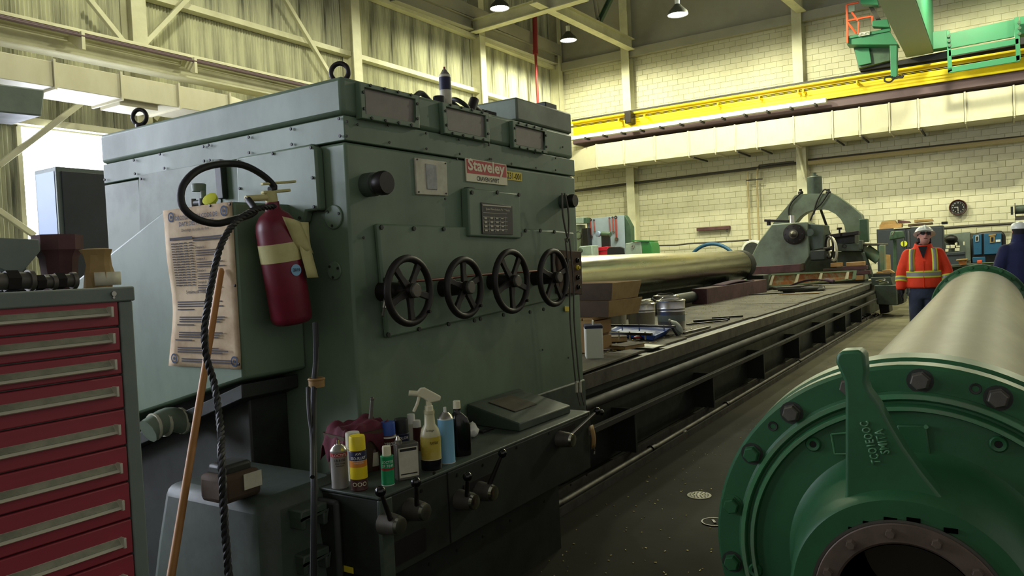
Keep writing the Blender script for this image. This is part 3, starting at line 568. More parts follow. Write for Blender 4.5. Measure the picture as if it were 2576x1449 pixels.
p = A(1225, 262, y=2.40); p.z = 2.33; tag(MB().box(p+EZ*.02, (.1, .06, .04)).cyl(p+V(-.1, 0, .02), p+V(-.04, 0, .03), .02).build('valve', 'iron', bevel=.004), 'small black valve on top of the headstock left of the raised part', 'valve')
# ---------------------------------------------------------------- end guard with poster and extinguisher
XE, YE = 1.975, 2.612
sh = [(1.975, 2.612, 1.087), (1.975, 2.612, 1.815), (1.975, 3.1, 1.815), (1.975, 3.95, 1.50), (1.975, 3.95, .62), (1.975, 3.4, .89)]
MB().prism(sh, (X0-XE, 0, 0)).build('end_guard', 'mach', hs, bevel=.012)
MB().prism([(2.0, 2.66, 1.06), (2.0, 3.9, .64), (2.0, 3.9, .58), (2.0, 2.66, 1.0)], (.3, 0, 0)).build('guard_flange', 'machdark', hs, bevel=.004)
MB().bx(2.1, X0, 2.75, 3.9, .0, 1.05).build('rear_leg', 'machdark', hs, bevel=.01)
po = thing('poster', 'creased tan paper poster of French product date codes taped to the end guard', 'poster', (XE-.006, 2.85, 1.13))
yA, yB = 3.095, 2.615
def psf(u, v):
    y = yA+(yB-yA)*u; z = 1.815-.685*v
    if u < .3: y += -.035*math.sin(v*math.pi)*(1-u/.3)
    return V(XE-.004-.012*math.sin(v*5+u*2)**2*(1-u)-.01*(v > .9)*(v-.9)*5, y, z)
ps = MB().grid(psf, 12, 24).build('sheet', 'paper', po, thick=.001, smooth=60)
def pt(body, u, v, w=None, h=None, m='poster_ink', al='LEFT', bold=0):
    p = psf(u, v); txt(body, (p.x-.0045, p.y, p.z), (0, -1, 0), EZ, m, po, w=w, h=h, align=al, bold=bold)
pt('DÉCODAGE DU CODE DE', .52, .075, w=.29, m='poster_blue', al='CENTER', bold=.01); pt('DATE DES PRODUITS', .52, .115, w=.24, m='poster_blue', al='CENTER', bold=.01); pt('Décodage du code de date', .5, .155, w=.19, al='CENTER')
for i, s_ in enumerate(('Exemple A', 'Exemple B', 'Exemple C', 'Exemple D')): pt(s_, .48, .265+i*.072, w=.06, bold=.01)
pt('Système de codage pour les p', .3, .545, w=.24, bold=.01)
ln = MB()
def bar(u, v, w, h=.006):
    p = psf(u, v); ln.bx(p.x-.0052, p.x-.0047, p.y-w, p.y, p.z, p.z+h)
for v in (.2, .214): bar(.46, v, .22)
for i in range(4):
    for k in range(3): bar(.48, .278+.072*i+k*.014, .12+.08*rnd.random(), .004)
for i in range(17):
    for u in (.12, .19, .26, .33, .4): bar(u, .225+i*.0165, .018+.008*rnd.random(), .005)
for i, (u, n) in enumerate(((.12, 3), (.12, 1), (.16, 3), (.12, 1), (.16, 3), (.1, 1), (.14, 3))):
    for k in range(n): bar(u, .595+.048*i+k*.014, .26+.1*rnd.random() if n > 1 else .12, .0055)
for k in range(2): bar(.2, .955+k*.014, .34, .006)
bar(.1, .2, .16, .012); ln.build('print_lines', 'poster_ink', po, smooth=0)
for u, v in ((.14, .05), (.9, .05), (.09, .95), (.93, .955)):
    p = psf(u, v)+V(-.005, 0, 0); MB().ring(p, (-1, 0, 0), [(0, .015), (.0004, .015), (.0004, .022), (0, .022)], 24).build('ring_mark', 'poster_blue', po); MB().lathe(p, (-1, 0, 0), [(0, .007), (.0004, .007)], 16).build('dot_mark', 'poster_blue', po)
for u, v in ((.98, .015), (.72, .01), (.985, .5), (.985, .97)):
    p = psf(u, v)+V(-.002, 0, 0); MB().lathe(p, (-1, 0, 0), [(0, .006), (.003, .005), (.004, .001)], 10).build('pin', 'iron', po)
# regulator on the guard
p = A(512, 500, x=2.1); p.z = 1.815; t = thing('pressure_regulator', 'small brass-green pressure regulator with a gauge on top of the end guard', 'regulator', p)
MB().cyl(p, p+EZ*.05, .022).cyl(p+V(0, .06, .035), p+V(0, -.07, .03), .014).build('valve_body', 'machdark', t); MB().cyl(p+EZ*.05, p+EZ*.085, .012).lathe(p+V(0, .03, .085), EZ, [(0, .03), (.03, .032), (.034, .026)], 16).build('knob', 'machlight', t)
MB().lathe(p+V(0, -.055, .035), (-.6, -.2, .5), [(0, .032), (.016, .034), (.018, .028)], 20).build('gauge', 'tapeyellow', t)
MB().cyl(p+V(0, .075, .0), p+V(0, .075, .055), .012).build('fitting', 'steeldull', t)
# fire extinguisher
top, bot = A(693, 560, y=2.5), A(736, 812, y=2.5); ax = (top-bot).normalized(); L = (top-bot).length; r = .085
t = thing('fire_extinguisher', 'dusty dark red fire extinguisher hung on the front of the end guard', 'extinguisher', bot)
MB().lathe(bot, ax, [(0, r*.8), (.01, r*.95), (.03, r), (L-.03, r), (L+.0, r*.93), (L+.03, r*.72), (L+.05, r*.4), (L+.065, r*.33), (L+.085, r*.33)], 32).build('cylinder', 'extred', t)
vt = bot+ax*(L+.085); MB().cyl(vt-ax*.02, vt+ax*.045, .025).cyl(vt+ax*.02, vt+ax*.02+V(-.11, .02, -.01), .013).build('valve', 'exttag', t)
R = rot_to((1, -.1, .12)); MB().box(vt+ax*.07+V(.05, -.0, .012), (.16, .022, .01), R).box(vt+ax*.045+V(.03, 0, 0), (.13, .024, .012), R).build('handle', 'exttag', t, bevel=.003)
MB().lathe(bot, ax, [(L*.62, r+.001), (L*.80, r+.001)], 32, cap=False).build('label_band', 'exttag', t); 
fd = V(-.55, -.83, 0)
p = bot+ax*(L*.53)+fd.cross(ax).normalized()*-.03+fd*(r+.002); fx = ax.cross(fd).normalized()
def decal(c, w, h, name, m, pr, n=(fd)): 
    return MB().prism([c+fx*w/2*a+ax*h/2*b for a, b in ((-1, -1), (1, -1), (1, 1), (-1, 1))], -n*.004).build(name, m, pr)
c = bot+ax*(L*.52)+(fd*.985-fx*-.17).normalized()*0; 
dc = bot+ax*(L*.525)+(V(-.1, -.99, 0))*(r+.001)
st = MB().lathe(dc, (-.1, -.99, 0), [(0, .024), (.0015, .024)], 20).build('year_sticker', 'skyblue', t); txt('2019', dc+V(-.018, -.003, -.006), V(.99, -.1, 0), EZ, 'navy', st, w=.034, bold=.02, extrude=.0012)
tg = A(725, 545, y=2.4); MB().grid(lambda u, v: V(tg.x-.03+.09*u+.08*v, tg.y-.012*math.sin(u*3)+.02*v, tg.z-.02*u-.13*v+.0), 4, 5).build('inspection_tag', 'exttag', t, thick=.0012)
MB().grid(lambda u, v: V(tg.x+.045+.06*u+.03*v, tg.y+.0+.01*math.sin(v*4), tg.z-.02-.23*v), 3, 6).build('inspection_tag', 'exttag', t, thick=.0012)
# hoses
nz = vt+ax*.02+V(-.1, .02, -.01)
hp = [vt+ax*.05, A(690, 470, y=2.5), A(660, 440, y=2.5), A(610, 415, y=2.48), A(550, 413, y=2.46), A(495, 430, y=2.45), A(459, 470, y=2.44), A(458, 515, y=2.43), A(490, 548, y=2.42), A(540, 562, y=2.42), A(585, 553, y=2.42), A(640, 533, y=2.44), nz]
tag(MB().tube(hp, .0135, 12).build('extinguisher_hose', 'rubber'), 'thick black hose looping high over the end guard from the extinguisher', 'hose')
cp = [A(690, 519, y=2.42), A(640, 528, y=2.38), A(590, 562, y=2.34), A(555, 620, y=2.3), A(535, 700, y=2.28), A(524, 760, y=2.26), A(515, 830, y=2.25), A(520, 900, y=2.24), A(540, 970, y=2.22), A(555, 1080, y=2.12), A(557, 1150, y=2.02), A(560, 1212, y=1.99), A(564, 1300, y=1.98), A(573, 1420, y=1.97), A(580, 1490, y=1.96)]; cp += [V(cp[-1].x+.01, 1.95, .2), V(cp[-1].x+.03, 1.93, .012)]
nt = len(cp)*5-5
tw = MB()
for k in range(3):
    # three strands laid around the line
    P = [Vector(p) for p in cp]; E = [2*P[0]-P[1]]+P+[2*P[-1]-P[-2]]; Q = []
    for i in range(1, len(E)-2):
        for q in range(16):
            s_ = q/16; a, b, c, d = E[i-1:i+3]; Q.append(.5*(2*b+(c-a)*s_+(2*a-5*b+4*c-d)*s_*s_+(3*b-a-3*c+d)*s_**3))
    out = []; dist = 0
    for i in range(len(Q)):
        d = (Q[min(i+1, len(Q)-1)]-Q[max(i-1, 0)]).normalized(); n1 = d.cross(V(.3, -.9, .2)).normalized(); n2 = d.cross(n1)
        if i: dist += (Q[i]-Q[i-1]).length
        a = dist*95+k*2.094; out.append(Q[i]+(n1*math.cos(a)+n2*math.sin(a))*.006)
    tw.tube(out, .0068, 6, 1)
tag(tw.build('twisted_cable', 'rubber'), 'black twisted cable hanging down in front of the poster', 'cable')
for i, (us, lb) in enumerate((([(793, 812), (795, 900), (790, 970), (788, 1100), (790, 1230), (788, 1449), (788, 1500)], 'thick black cable dropping below the extinguisher'), ([(775, 975), (778, 1040), (785, 1100), (786, 1200)], 'short black cable beside the one below the extinguisher'))):
    pw = [A(u, v, y=1.93 if v > 1150 else 2.3-.3*max(0, v-850)/350) for u, v in us]; pw += [] if i else [V(pw[-1].x, 1.92, .012)]
    tag(MB().tube(pw, .011-.003*i, 8).build('power_cable', 'rubber'), lb, 'cable')
p = A(797, 973, y=2.2); tag(MB().lathe(p, EZ, [(0, .03), (.03, .03)], 20).torus(p+EZ*.03, EZ, .028, .005).build('tan_collar', 'tagwood'), 'tan round collar under the extinguisher around the black cable', 'collar')
# stick
a, b = A(556, 683, x=1.95), A(430, 1449, y=2.32); d = (b-a).normalized(); e = a+d*((a.z-.005)/-d.z)
t = thing('broom_handle', 'long bare wooden broom handle leaning against the poster', 'broom handle', e); MB().cyl(e, a, .0145, .013, 14).build('shaft', 'wood', t); MB().cyl(a, a-d*.012, .013, .009).build('tip', 'palewood', t)
# ---------------------------------------------------------------- oil pump unit, low left
zt_ = A(655, 1264, y=2.16).z
xa = A(655, 1264, y=2.16).x; ya = A(432, 1200, x=xa).y
t = thing('motor_unit', 'low green rounded motor housing between the tool cabinet and the gearbox', 'motor', (xa+.2, 2.4, 0))
MB().loft([[V(x, y, z) for x, y in ((xa-e_, ya+.06+e_), (xa-e_, 2.2), (xa+.03-e_, 2.15-e_), (xa+.36, 2.15-e_), (xa+.4, 2.2), (xa+.4, ya+.06+e_))] for z, e_ in ((0, .06), (zt_*.35, .06), (zt_*.7, .03), (zt_, .0))]).build('housing', 'machd', t, bevel=.045, seg=3)
for z in (zt_-.05, zt_-.21):
    x = xa+.1; MB().bx(x, x+.12, 2.07, 2.15, z-.03, z).bx(x, x+.02, 2.07, 2.15, z-.07, z-.03).bx(x+.1, x+.12, 2.07, 2.15, z-.08, z-.03).build('hinge', 'machd', t, bevel=.006)
pb_ = A(580, 1205, y=2.3); pb_.z = zt_+.002
t = thing('relay_box', 'small rusty black box with a white sticker on the motor housing', 'box', pb_)
q = pb_; MB().box(q+EZ*.05, (.16, .14, .1)).build('case', 'carddark', t, bevel=.02); MB().box(q+V(.0, 0, .11), (.11, .1, .04)).build('lid', 'machdark', t, bevel=.012)
MB().prism([q+V(.0, -.072, .035), q+V(.075, -.072, .035), q+V(.075, -.072, .09), q+V(.0, -.072, .09)], (0, -.002, 0)).build('sticker', 'offwhite', t)
p1, p2 = A(372, 1085, y=3.1), A(470, 1062, y=3.1); t = thing('bundled_hose', 'pale bundled tubing behind the tool cabinet under the end guard', 'hose', p1)
MB().tube([p1, (p1+p2)/2+EZ*.03, p2], .055, 10).build('tube', 'machlight', t)
for f_ in (.15, .42, .85): c = p1.lerp(p2, f_)+EZ*.02*(1-abs(f_-.5)); MB().cyl(c-(p2-p1)*.03, c+(p2-p1)*.03, .06).build('band', 'offwhite', t)
# ---------------------------------------------------------------- feed gearbox in front
GX0, GX1, GY, GZ = 1.94, 3.56, 1.86, .707
yl_ = A(782, 1216, x=GX0).y
gb = thing('feed_gearbox', 'long dark green lathe gearbox with five shift levers on its front', 'gearbox', (2.75, 2.0, .12))
MB().bx(GX0, GX1, GY, YP-.01, .40, GZ-.012).build('body', 'machdark', gb, bevel=.008); MB().bx(GX0+.1, GX1-.15, GY+.12, YP, .0, .4).build('pedestal', 'machdark', gb, smooth=0)
MB().bx(GX0-.006, GX1+.006, GY-.006, YP-.008, GZ-.012, GZ).build('top_plate', 'machd', gb, bevel=.004)
MB().bx(GX0-.003, GX0+.06, GY-.008, GY+.01, .40, GZ-.014).build('corner_strip', 'machd', gb, bevel=.004); MB().bx(GX0-.035, GX0-.004, GY+.18, YP+.2, .12, GZ-.03).build('side_housing', 'machdark', gb, bevel=.02)
x = A(1125, 1190, y=GY).x; MB().bx(x-.003, x+.003, GY-.002, GY+.004, .41, GZ-.015).build('joint', 'black', gb, smooth=0)
MB().bx(A(985, 1400, y=GY).x, A(1070, 1380, y=GY).x, GY-.006, GY, A(1030, 1405, y=GY).z, A(1030, 1345, y=GY).z).build('legend_plate', 'plate', gb)
MB().bx(A(1165, 1230, y=GY).x, A(1245, 1190, y=GY).x, GY-.005, GY, A(1200, 1222, y=GY).z, A(1200, 1205, y=GY).z).build('legend_plate', 'plate', gb)
MB().bx(A(1406, 1090, y=GY).x, A(1444, 1075, y=GY).x, GY-.005, GY, A(1425, 1090, y=GY).z, A(1425, 1072, y=GY).z).build('legend_plate', 'plate', gb)
p = A(877, 1432, x=GX0-.004); MB().box(p+V(-.002, 0, 0), (.003, .05, .022)).build('brass_tag', 'tagyellow', gb)
for bu, bv, ku, kv, m1 in ((1003, 1322, 957, 1236, 'steel'), (1066, 1287, 1046, 1213, 'steel'), (1190, 1262, 1176, 1199, 'chrome'), (1238, 1240, 1264, 1140, 'chrome'), (1437, 1107, 1502, 1034, 'chrome')):
    b_ = A(bu, bv, y=GY-.07); k_ = A(ku, kv, y=GY-.11)
    lv = MB().cyl((b_.x, GY, b_.z), b_, .042, .034, 20).build('lever_boss', 'steeldull', gb)
    MB().lathe(b_, (0, -1, 0), [(0, .033), (.012, .03), (.014, .02)], 20).build('boss_cap', m1, lv)
    MB().cyl(b_+EY*.03, k_, .011, .007, 10).build('lever_arm', 'steel' if bu > 1400 else 'iron', lv)
    MB().sph(k_, .019 if bu < 1400 else .02).build('knob', 'blackgloss', lv)
p = A(1513, 1038, y=GY-.05); MB().cyl(A(1502, 1034, y=GY-.11), p, .006).sph(p, .016).build('knob', 'blackgloss', gb)
# sloped lid on the gearbox
q = [A(1163, 1022, z=GZ+.03), A(1285, 982, z=GZ+.05), A(1442, 1030, z=GZ+.04), A(1303, 1076, z=GZ+.02)]
tq = [A(1163, 1008, z=GZ+.055), A(1283, 967, z=GZ+.075), A(1440, 1021, z=GZ+.06), A(1303, 1066, z=GZ+.045)]
tq = [V(3.0, 1.94, GZ+.04), V(3.05, 2.285, GZ+.105), V(3.54, 2.285, GZ+.105), V(3.49, 1.93, GZ+.04)]
lid = MB(); lb_ = [V(p.x, p.y, GZ) for p in tq]; lid.loft([lb_, tq]).build('sloped_lid', 'machd', gb, bevel=.006)
def lp_(x, y): return V(x+(y-1.935)*.14, y, GZ+.04+(y-1.935)/.35*.065+.0015)
MB().loft([[lp_(a, b) for a, b in ((3.12, 2.05), (3.12, 2.23), (3.33, 2.23), (3.33, 2.05))], [lp_(a, b)+EZ*.003 for a, b in ((3.12, 2.05), (3.12, 2.23), (3.33, 2.23), (3.33, 2.05))]]).build('lid_plate', 'plywood', gb)
b3 = None
for u, v in [(976, 1275), (1150, 1195), (1060, 1235), (1092, 1190), (1215, 1170), (1300, 1126), (1382, 1090), (1476, 1195), (1284, 1310), (1215, 1350), (1080, 1420), (1150, 1385), (1370, 1262), (1436, 1220)]:
    p = A(u, v, y=GY-.001)
    if b3 is None: b3 = MB().cyl(p, p-EY*.004, .007, n=8).build('screw', 'black', gb)
    else: inst(b3, (p.x, p.y, p.z-.007), gb)
# tag hanging at the right lever
p = A(1484, 1062, y=1.85); t = thing('hanging_tag', 'brown paper tag hanging on wire at the right end of the gearbox', 'tag', p-EZ*.14)
MB().grid(lambda u, v: V(p.x-.012+.045*u+.01*v, p.y-.01*math.sin(v*3), p.z-.02-.125*v), 3, 5).build('card', 'tagwood', t, thick=.002); MB().tube([p+EZ*.05, p-EZ*.02], .002, 6, 1).build('wire', 'steel', t); MB().tube([p+V(.02, 0, -.14), p+V(.04, 0, -.16), p+V(.035, 0, -.18)], .005, 6).build('clip', 'steel', t)
# ================================================================ bottles on the gearbox
def stand(u, v, wpx, z):
    p = A(u, v, z=z); s_ = px(p); r = wpx/2*s_; d = V(p.x, p.y, 0).normalized(); return p+d*r, s_, r
def ctxt(body, c, r, z, h, m, parent, wmax, off=0.0, bold=0):
    o = txt(body, c, EX, EZ, m, parent, h=h, bold=bold); me = o.data; xs = [v.co.x for v in me.vertices]; w0 = max(xs)-min(xs); k = min(1, wmax/w0) if w0 else 1
    a0 = math.atan2(-c.y, -c.x)+off
    for v in me.vertices:
        a = a0+((v.co.x-w0/2)*k)/r; v.co = V(math.cos(a)*(r+.0012), math.sin(a)*(r+.0012), v.co.z+z)
    o.location = c; WL[o.name] = Vector(c)
    if o.parent: o.matrix_parent_inverse = Matrix.Translation(-WL[o.parent.name])
def aerosol(u, v, wpx, hpx, lb, body, cap=None, capf=.28, bands=(), texts=(), capw=1.0):
    c, s_, r = stand(u, v, wpx, GZ); h = hpx*s_
    t = thing('aerosol_can', lb, 'spray can', c, 'cans and bottles on the gearbox')
    hb = h*(1-capf) if cap else h*.80
    MB().lathe(c, EZ, [(0, r*.93), (.004, r), (.008, r*.97), (hb-.006, r*.97), (hb-.003, r), (hb, r*.95)], 28).build('can_body', body, t)
    if cap: MB().lathe(c, EZ, [(hb, r*.92*capw), (h-.006, r*.90*capw), (h, r*.84*capw)], 28).build('cap', cap, t, smooth=30)
    else:
        MB().lathe(c, EZ, [(hb, r*.95), (hb+h*.06, r*.75), (hb+h*.10, r*.45), (hb+h*.11, r*.42)], 28).build('dome', 'steel', t); MB().cyl(c+EZ*(hb+h*.11), c+EZ*(h*1.0), .006, n=10).build('nozzle', 'steel' if body == 'cangrey' else 'white', t)
    for f0, f1, m in bands: MB().lathe(c, EZ, [(f0*h, r*.985), (f1*h, r*.985)], 28, cap=False).build('label_band', m, t)
    for b, f0, hh, m, off in texts: ctxt(b, c, r*.985, f0*h, hh*h, m, t, r*1.75, off, .01)
    return t
aerosol(857, 1232, 44, 122, 'grey anti-seize spray can without cap, leftmost on the gearbox', 'cangrey', bands=((.67, .75, 'canred'),), texts=(('LOCTITE', .68, .055, 'white', .1), ('LB 8150', .58, .05, 'ink', .1), ('Silver Grade', .525, .03, 'ink', .1), ('Anti-Seize', .475, .03, 'ink', .1)))
aerosol(905, 1237, 45, 138, 'yellow-capped rust spray can at the front left of the gearbox', 'canbrown', 'canyellow', .26, bands=((.22, .44, 'canyellow'), (.44, .56, 'canorange'), (.56, .74, 'navy')), texts=(('ISO-RUST', .585, .05, 'white', .05), ('CONVERTISSEUR', .545, .022, 'white', .05), ('CORROSION', .51, .022, 'white', .05), ('OOO', .09, .08, 'cream', .05), ('AW', .665, .045, 'white', .05)))
aerosol(893, 1212, 40, 122, 'spray can with a dirty white cap behind the yellow-capped can', 'offwhite', 'offwhite', .3)
aerosol(977, 1223, 34, 98, 'short green spray can with a white cap at the front of the gearbox', 'cangreen', 'cream', .24, capw=.72, bands=((.40, .45, 'canred'), (.0, .03, 'white')), texts=(('LOCTITE', .58, .07, 'white', .1), ('SF 7649', .48, .07, 'white', .1)))
aerosol(981, 1180, 41, 116, 'dark red spray can with a blue cap behind the green can', 'canbrown', 'blue', .28, bands=((.66, .7, 'white'),), texts=(('CORROSION', .5, .08, 'white', .25),))
aerosol(1014, 1168, 40, 112, 'navy spray can with a black cap behind the rectangular tin', 'navy', 'rubber', .32, texts=(('COLOR', .56, .06, 'white', .1),))
aerosol(1126, 1168, 42, 141, 'pale blue uncapped spray can right of the trigger bottle', 'skyblue', bands=((.0, .02, 'white'), (.78, .802, 'white')))
aerosol(1038, 1135, 22, 92, 'slim white-capped bottle behind the trigger bottle', 'offwhite', 'white', .25); aerosol(1051, 1135, 24, 76, 'small brown bottle with a white cap behind the trigger bottle', 'canbrown', 'white', .22)
# dark dropper bottle
c, s_, r = stand(941, 1186, 27, GZ); t = thing('oil_bottle', 'small dark oil bottle with a pointed spout between the spray cans', 'bottle', c, 'cans and bottles on the gearbox')
MB().lathe(c, EZ, [(0, r*.95), (.01, r), (.085, r), (.1, r*.5), (.15, r*.22)], 20).build('bottle_body', 'canbrown', t); MB().lathe(c, EZ, [(.02, r*1.02), (.075, r*1.02)], 20, cap=False).build('label_band', 'offwhite', t)
# rectangular tin
p = A(1030, 1207, z=GZ); d = V(.86, -.5, 0); n = V(.5, .86, 0); s_ = px(p); w_, h_ = 58*s_, 92*s_
def bxo(c, d, n, w, dp, h, z0=0): return [[c+d*w/2*a+n*dp*b+EZ*z for a, b in ((-1, 0), (1, 0), (1, 1), (-1, 1))] for z in (z0, h)]
t = thing('solvent_tin', 'scuffed rectangular solvent tin with a pale label on the gearbox', 'tin', p, 'cans and bottles on the gearbox')
MB().loft(bxo(p, d, n, w_, .045, h_)).build('tin_body', 'steeldull', t, bevel=.004); q = p-n*.001; MB().loft([[q+d*w_*.44*a-n*b+EZ*z for a, b in ((-1, 0), (1, 0), (1, .0008), (-1, .0008))] for z in (.012, h_*.9)]).build('label', 'offwhite', t)
MB().loft([[q+d*w_*.38*a-n*b+EZ*z for a, b in ((-1, .0005), (1, .0005), (1, .0014), (-1, .0014))] for z in (h_*.8, h_*.87)]).build('label_bar', 'ink', t); MB().loft([[q+d*w_*.38*a-n*b+EZ*z for a, b in ((-1, .0005), (1, .0005), (1, .0014), (-1, .0014))] for z in (h_*.16, h_*.19)]).build('label_bar', 'ink', t)
cn = p+n*.022-d*.03+EZ*h_; MB().lathe(cn, EZ, [(0, .014), (.012, .014), (.014, .01), (.02, .008), (.03, .003)], 14).build('spout', 'steel', t)
# trigger bottle
c, s_, r = stand(1087, 1187, 53, GZ); h_ = 205*s_; t = thing('trigger_bottle', 'trigger spray bottle of yellow fluid with a cream nozzle head', 'spray bottle', c, 'cans and bottles on the gearbox')
MB().lathe(c, EZ, [(0, r*.9), (.006, r), (h_*.13, r), (h_*.14, r*.97), (h_*.43, r*.97), (h_*.50, r*.85), (h_*.56, r*.55), (h_*.69, r*.48), (h_*.695, r*.52), (h_*.735, r*.52)], 28).build('bottle_body', 'spraybody', t)
MB().lathe(c, EZ, [(.001, r*.92), (.006, r*1.01), (h_*.135, r*1.01)], 28, cap=False).build('fluid_base', 'darkfluid', t); MB().lathe(c, EZ, [(h_*.145, r*.985), (h_*.42, r*.985)], 28, cap=False).build('label_band', 'fluid', t)
ctxt('PLASTIQUE', c, r*.99, h_*.33, .012, 'ink', t, r*.8, .35, .01); ctxt('Savage', c, r*.86, h_*.485, .012, 'ink', t, r*.9, .0)
MB().lathe(c, EZ, [(h_*.735, r*.42), (h_*.79, r*.40), (h_*.80, r*.3), (h_*.86, r*.27)], 20).build('collar', 'cream', t, smooth=30)
hd = V(-.7, .72, 0); up = c+EZ*h_*.86
MB().prism([up+hd*a+EZ*b-V(.7, .7, 0)*.011 for a, b in ((-.045, -.004), (-.05, .012), (.012, .052), (.03, .052), (.045, .036), (.045, .022), (.02, .01), (.0, -.01))], V(.7, .7, 0)*.022).build('head', 'cream', t, bevel=.004)
MB().cyl(up+hd*.04+EZ*.03, up+hd*.075+EZ*.035, .011).build('nozzle', 'cream', t); MB().tube([up+hd*.035+EZ*.02, up+hd*.045-EZ*.01, up+hd*.06-EZ*.04], .006, 8).build('trigger', 'cream', t)
# black jug
c, s_, r = stand(1163, 1150, 46, GZ); h_ = 140*s_; t = thing('oil_jug', 'black plastic oil jug with a cream cap at the right of the bottles', 'jug', c, 'cans and bottles on the gearbox')
dx, dy = V(.86, -.5, 0), V(.5, .86, 0)
def rr(c, a, b, z): return [c+dx*a*math.copysign(abs(math.cos(q))**.5, math.cos(q))+dy*b*math.copysign(abs(math.sin(q))**.5, math.sin(q))+EZ*z for q in [i*math.pi/10+.001 for i in range(20)]]
o_ = -dx*.014
MB().loft([rr(c, r*.95, r*.7, 0), rr(c, r, r*.75, .008), rr(c, r, r*.75, h_*.55), rr(c+o_*.3, r*.85, r*.65, h_*.68), rr(c+o_, r*.5, r*.45, h_*.77), rr(c+o_, r*.36, r*.36, h_*.79), rr(c+o_, r*.36, r*.36, h_*.86)]).build('jug_body', 'blackgloss', t, smooth=50)
MB().lathe(c+o_, EZ, [(h_*.86, r*.42), (h_*.99, r*.40), (h_, r*.34)], 18).build('cap', 'cream', t, smooth=30)
p = A(1190, 1090, z=GZ+.02); tag(MB().sph(p+EZ*.012, .035, (1, .7, .9), 9, 6).build('paper_wad', 'white'), 'crumpled white paper wad behind the black oil jug', 'paper')
for o in [bpy.data.objects['paper_wad']]:
    for v in o.data.vertices: v.co *= 1+rnd.uniform(-.25, .25)
p = A(1218, 1087, z=GZ); tag(MB().box(p+EZ*.006, (.06, .03, .012)).cyl(p+V(.03, 0, .006), p+V(.07, -.01, .006), .006).build('gasket_piece', 'rubber', bevel=.003), 'small black gasket piece beside the white paper wad', 'part')
# rag bin
pc = A(925, 1150, y=2.12); b_ = V(pc.x+.02, 2.185, GZ); dx, dy = V(.98, -.2, 0), V(.2, .98, 0)
t = thing('rag_bin', 'dark open bin at the back of the gearbox, behind the spray cans', 'bin', b_)
def rc(k, z, a=.115, b=.075): return [b_+dx*a*k*x+dy*b*k*y+EZ*z for x, y in ((-1, -1), (1, -1), (1, 1), (-1, 1))]
MB().loft([rc(.86, 0), rc(1, .165), rc(1.04, .167), rc(.97, .16), rc(.84, .01)]).build('bin_body', 'carddark', t, bevel=.003)
def ragf(u, v):
    x, y = (u-.5)*2.25, (v-.5)*2.2; e = max(abs(x), abs(y)); z = .19+.014*math.sin(x*4.2+y*3)*math.cos(y*5-x)+.007*math.sin(x*9+y*2)
    if e > .92: z = min(z, .175)-(e-.92)*.42*(1+.4*math.sin(x*6+y*7))
    return b_+dx*.115*x+dy*.075*y+EZ*z
tag(MB().grid(ragf, 26, 20).build('shop_rag', 'rag', thick=.003, smooth=80), 'crumpled dark red shop rag draped over the dark bin', 'rag')
tag(MB().cyl(b_+dx*.06+EZ*.18, b_+dx*.075+EZ*.275, .009, .007).sph(b_+dx*.075+EZ*.275, .009).build('scraper', 'steeldull'), 'grey scraper handle sticking out of the dark red rag', 'tool')
# ================================================================ tool cabinet, left
TY, TX1, TX0, TZ = 1.8, 1.052, .22, 1.494
tc = thing('tool_cabinet', 'tall grey tool cabinet with a stack of red drawers at the left edge', 'cabinet', (.64, 2.1, 0))
MB().bx(TX0, TX1, TY+.02, TY+.7, 0, TZ-.036).bx(TX1-.034, TX1, TY, TY+.02, 0, TZ-.036).bx(TX0, TX0+.034, TY, TY+.02, 0, TZ-.036).build('carcass', 'cabgrey', tc, bevel=.003); MB().bx(TX0-.004, TX1+.004, TY-.006, TY+.71, TZ-.036, TZ).build('top', 'cabgrey', tc, bevel=.004)
seam = [752, 819, 881, 940, 1026, 1120, 1212, 1307, 1398, 1490, 1582]; hv = [790, 857, 923, 991, 1087, 1184, 1277, 1372, 1466, 1558]
zs = [A(320, v, y=TY).z for v in seam]
for i in range(10):
    z1, z0 = zs[i]-.002, zs[i+1]+.002
    dr = MB().bx(TX0+.036, TX1-.036, TY+.002, TY+.03, max(z0, .03), z1).build('drawer', 'redpaint', tc, bevel=.003)
    xh = A(285+i*4.6, hv[i], y=TY-.02).x; zh = A(285+i*4.6, hv[i], y=TY-.02).z
    MB().prism([(TX0+.05, TY+.002, zh+.016), (TX0+.05, TY-.012, zh+.002), (TX0+.05, TY-.018, zh-.003), (TX0+.05, TY-.012, zh-.006), (TX0+.05, TY+.002, zh-.002)], (xh-TX0-.05, 0, 0)).build('handle', 'alu', dr)
    MB().prism([(TX0+.06, TY+.0005, zh+.0150), (TX0+.06, TY-.0115, zh+.0030), (TX0+.06, TY-.0125, zh+.0040), (TX0+.06, TY-.0005, zh+.0160)], (xh-TX0-.068, 0, 0)).build('label_strip', 'labelstrip', dr)
    MB().bx(xh-.004, xh+.002, TY-.02, TY+.002, zh-.007, zh+.018).build('end_cap', 'alu', dr, bevel=.001)
p = A(284, 739, y=TY-.006); MB().cyl(p, p-EY*.006, .006, n=12).cyl(p-EZ*.009, p-EZ*.009-EY*.004, .003).build('lock', 'steel', tc)
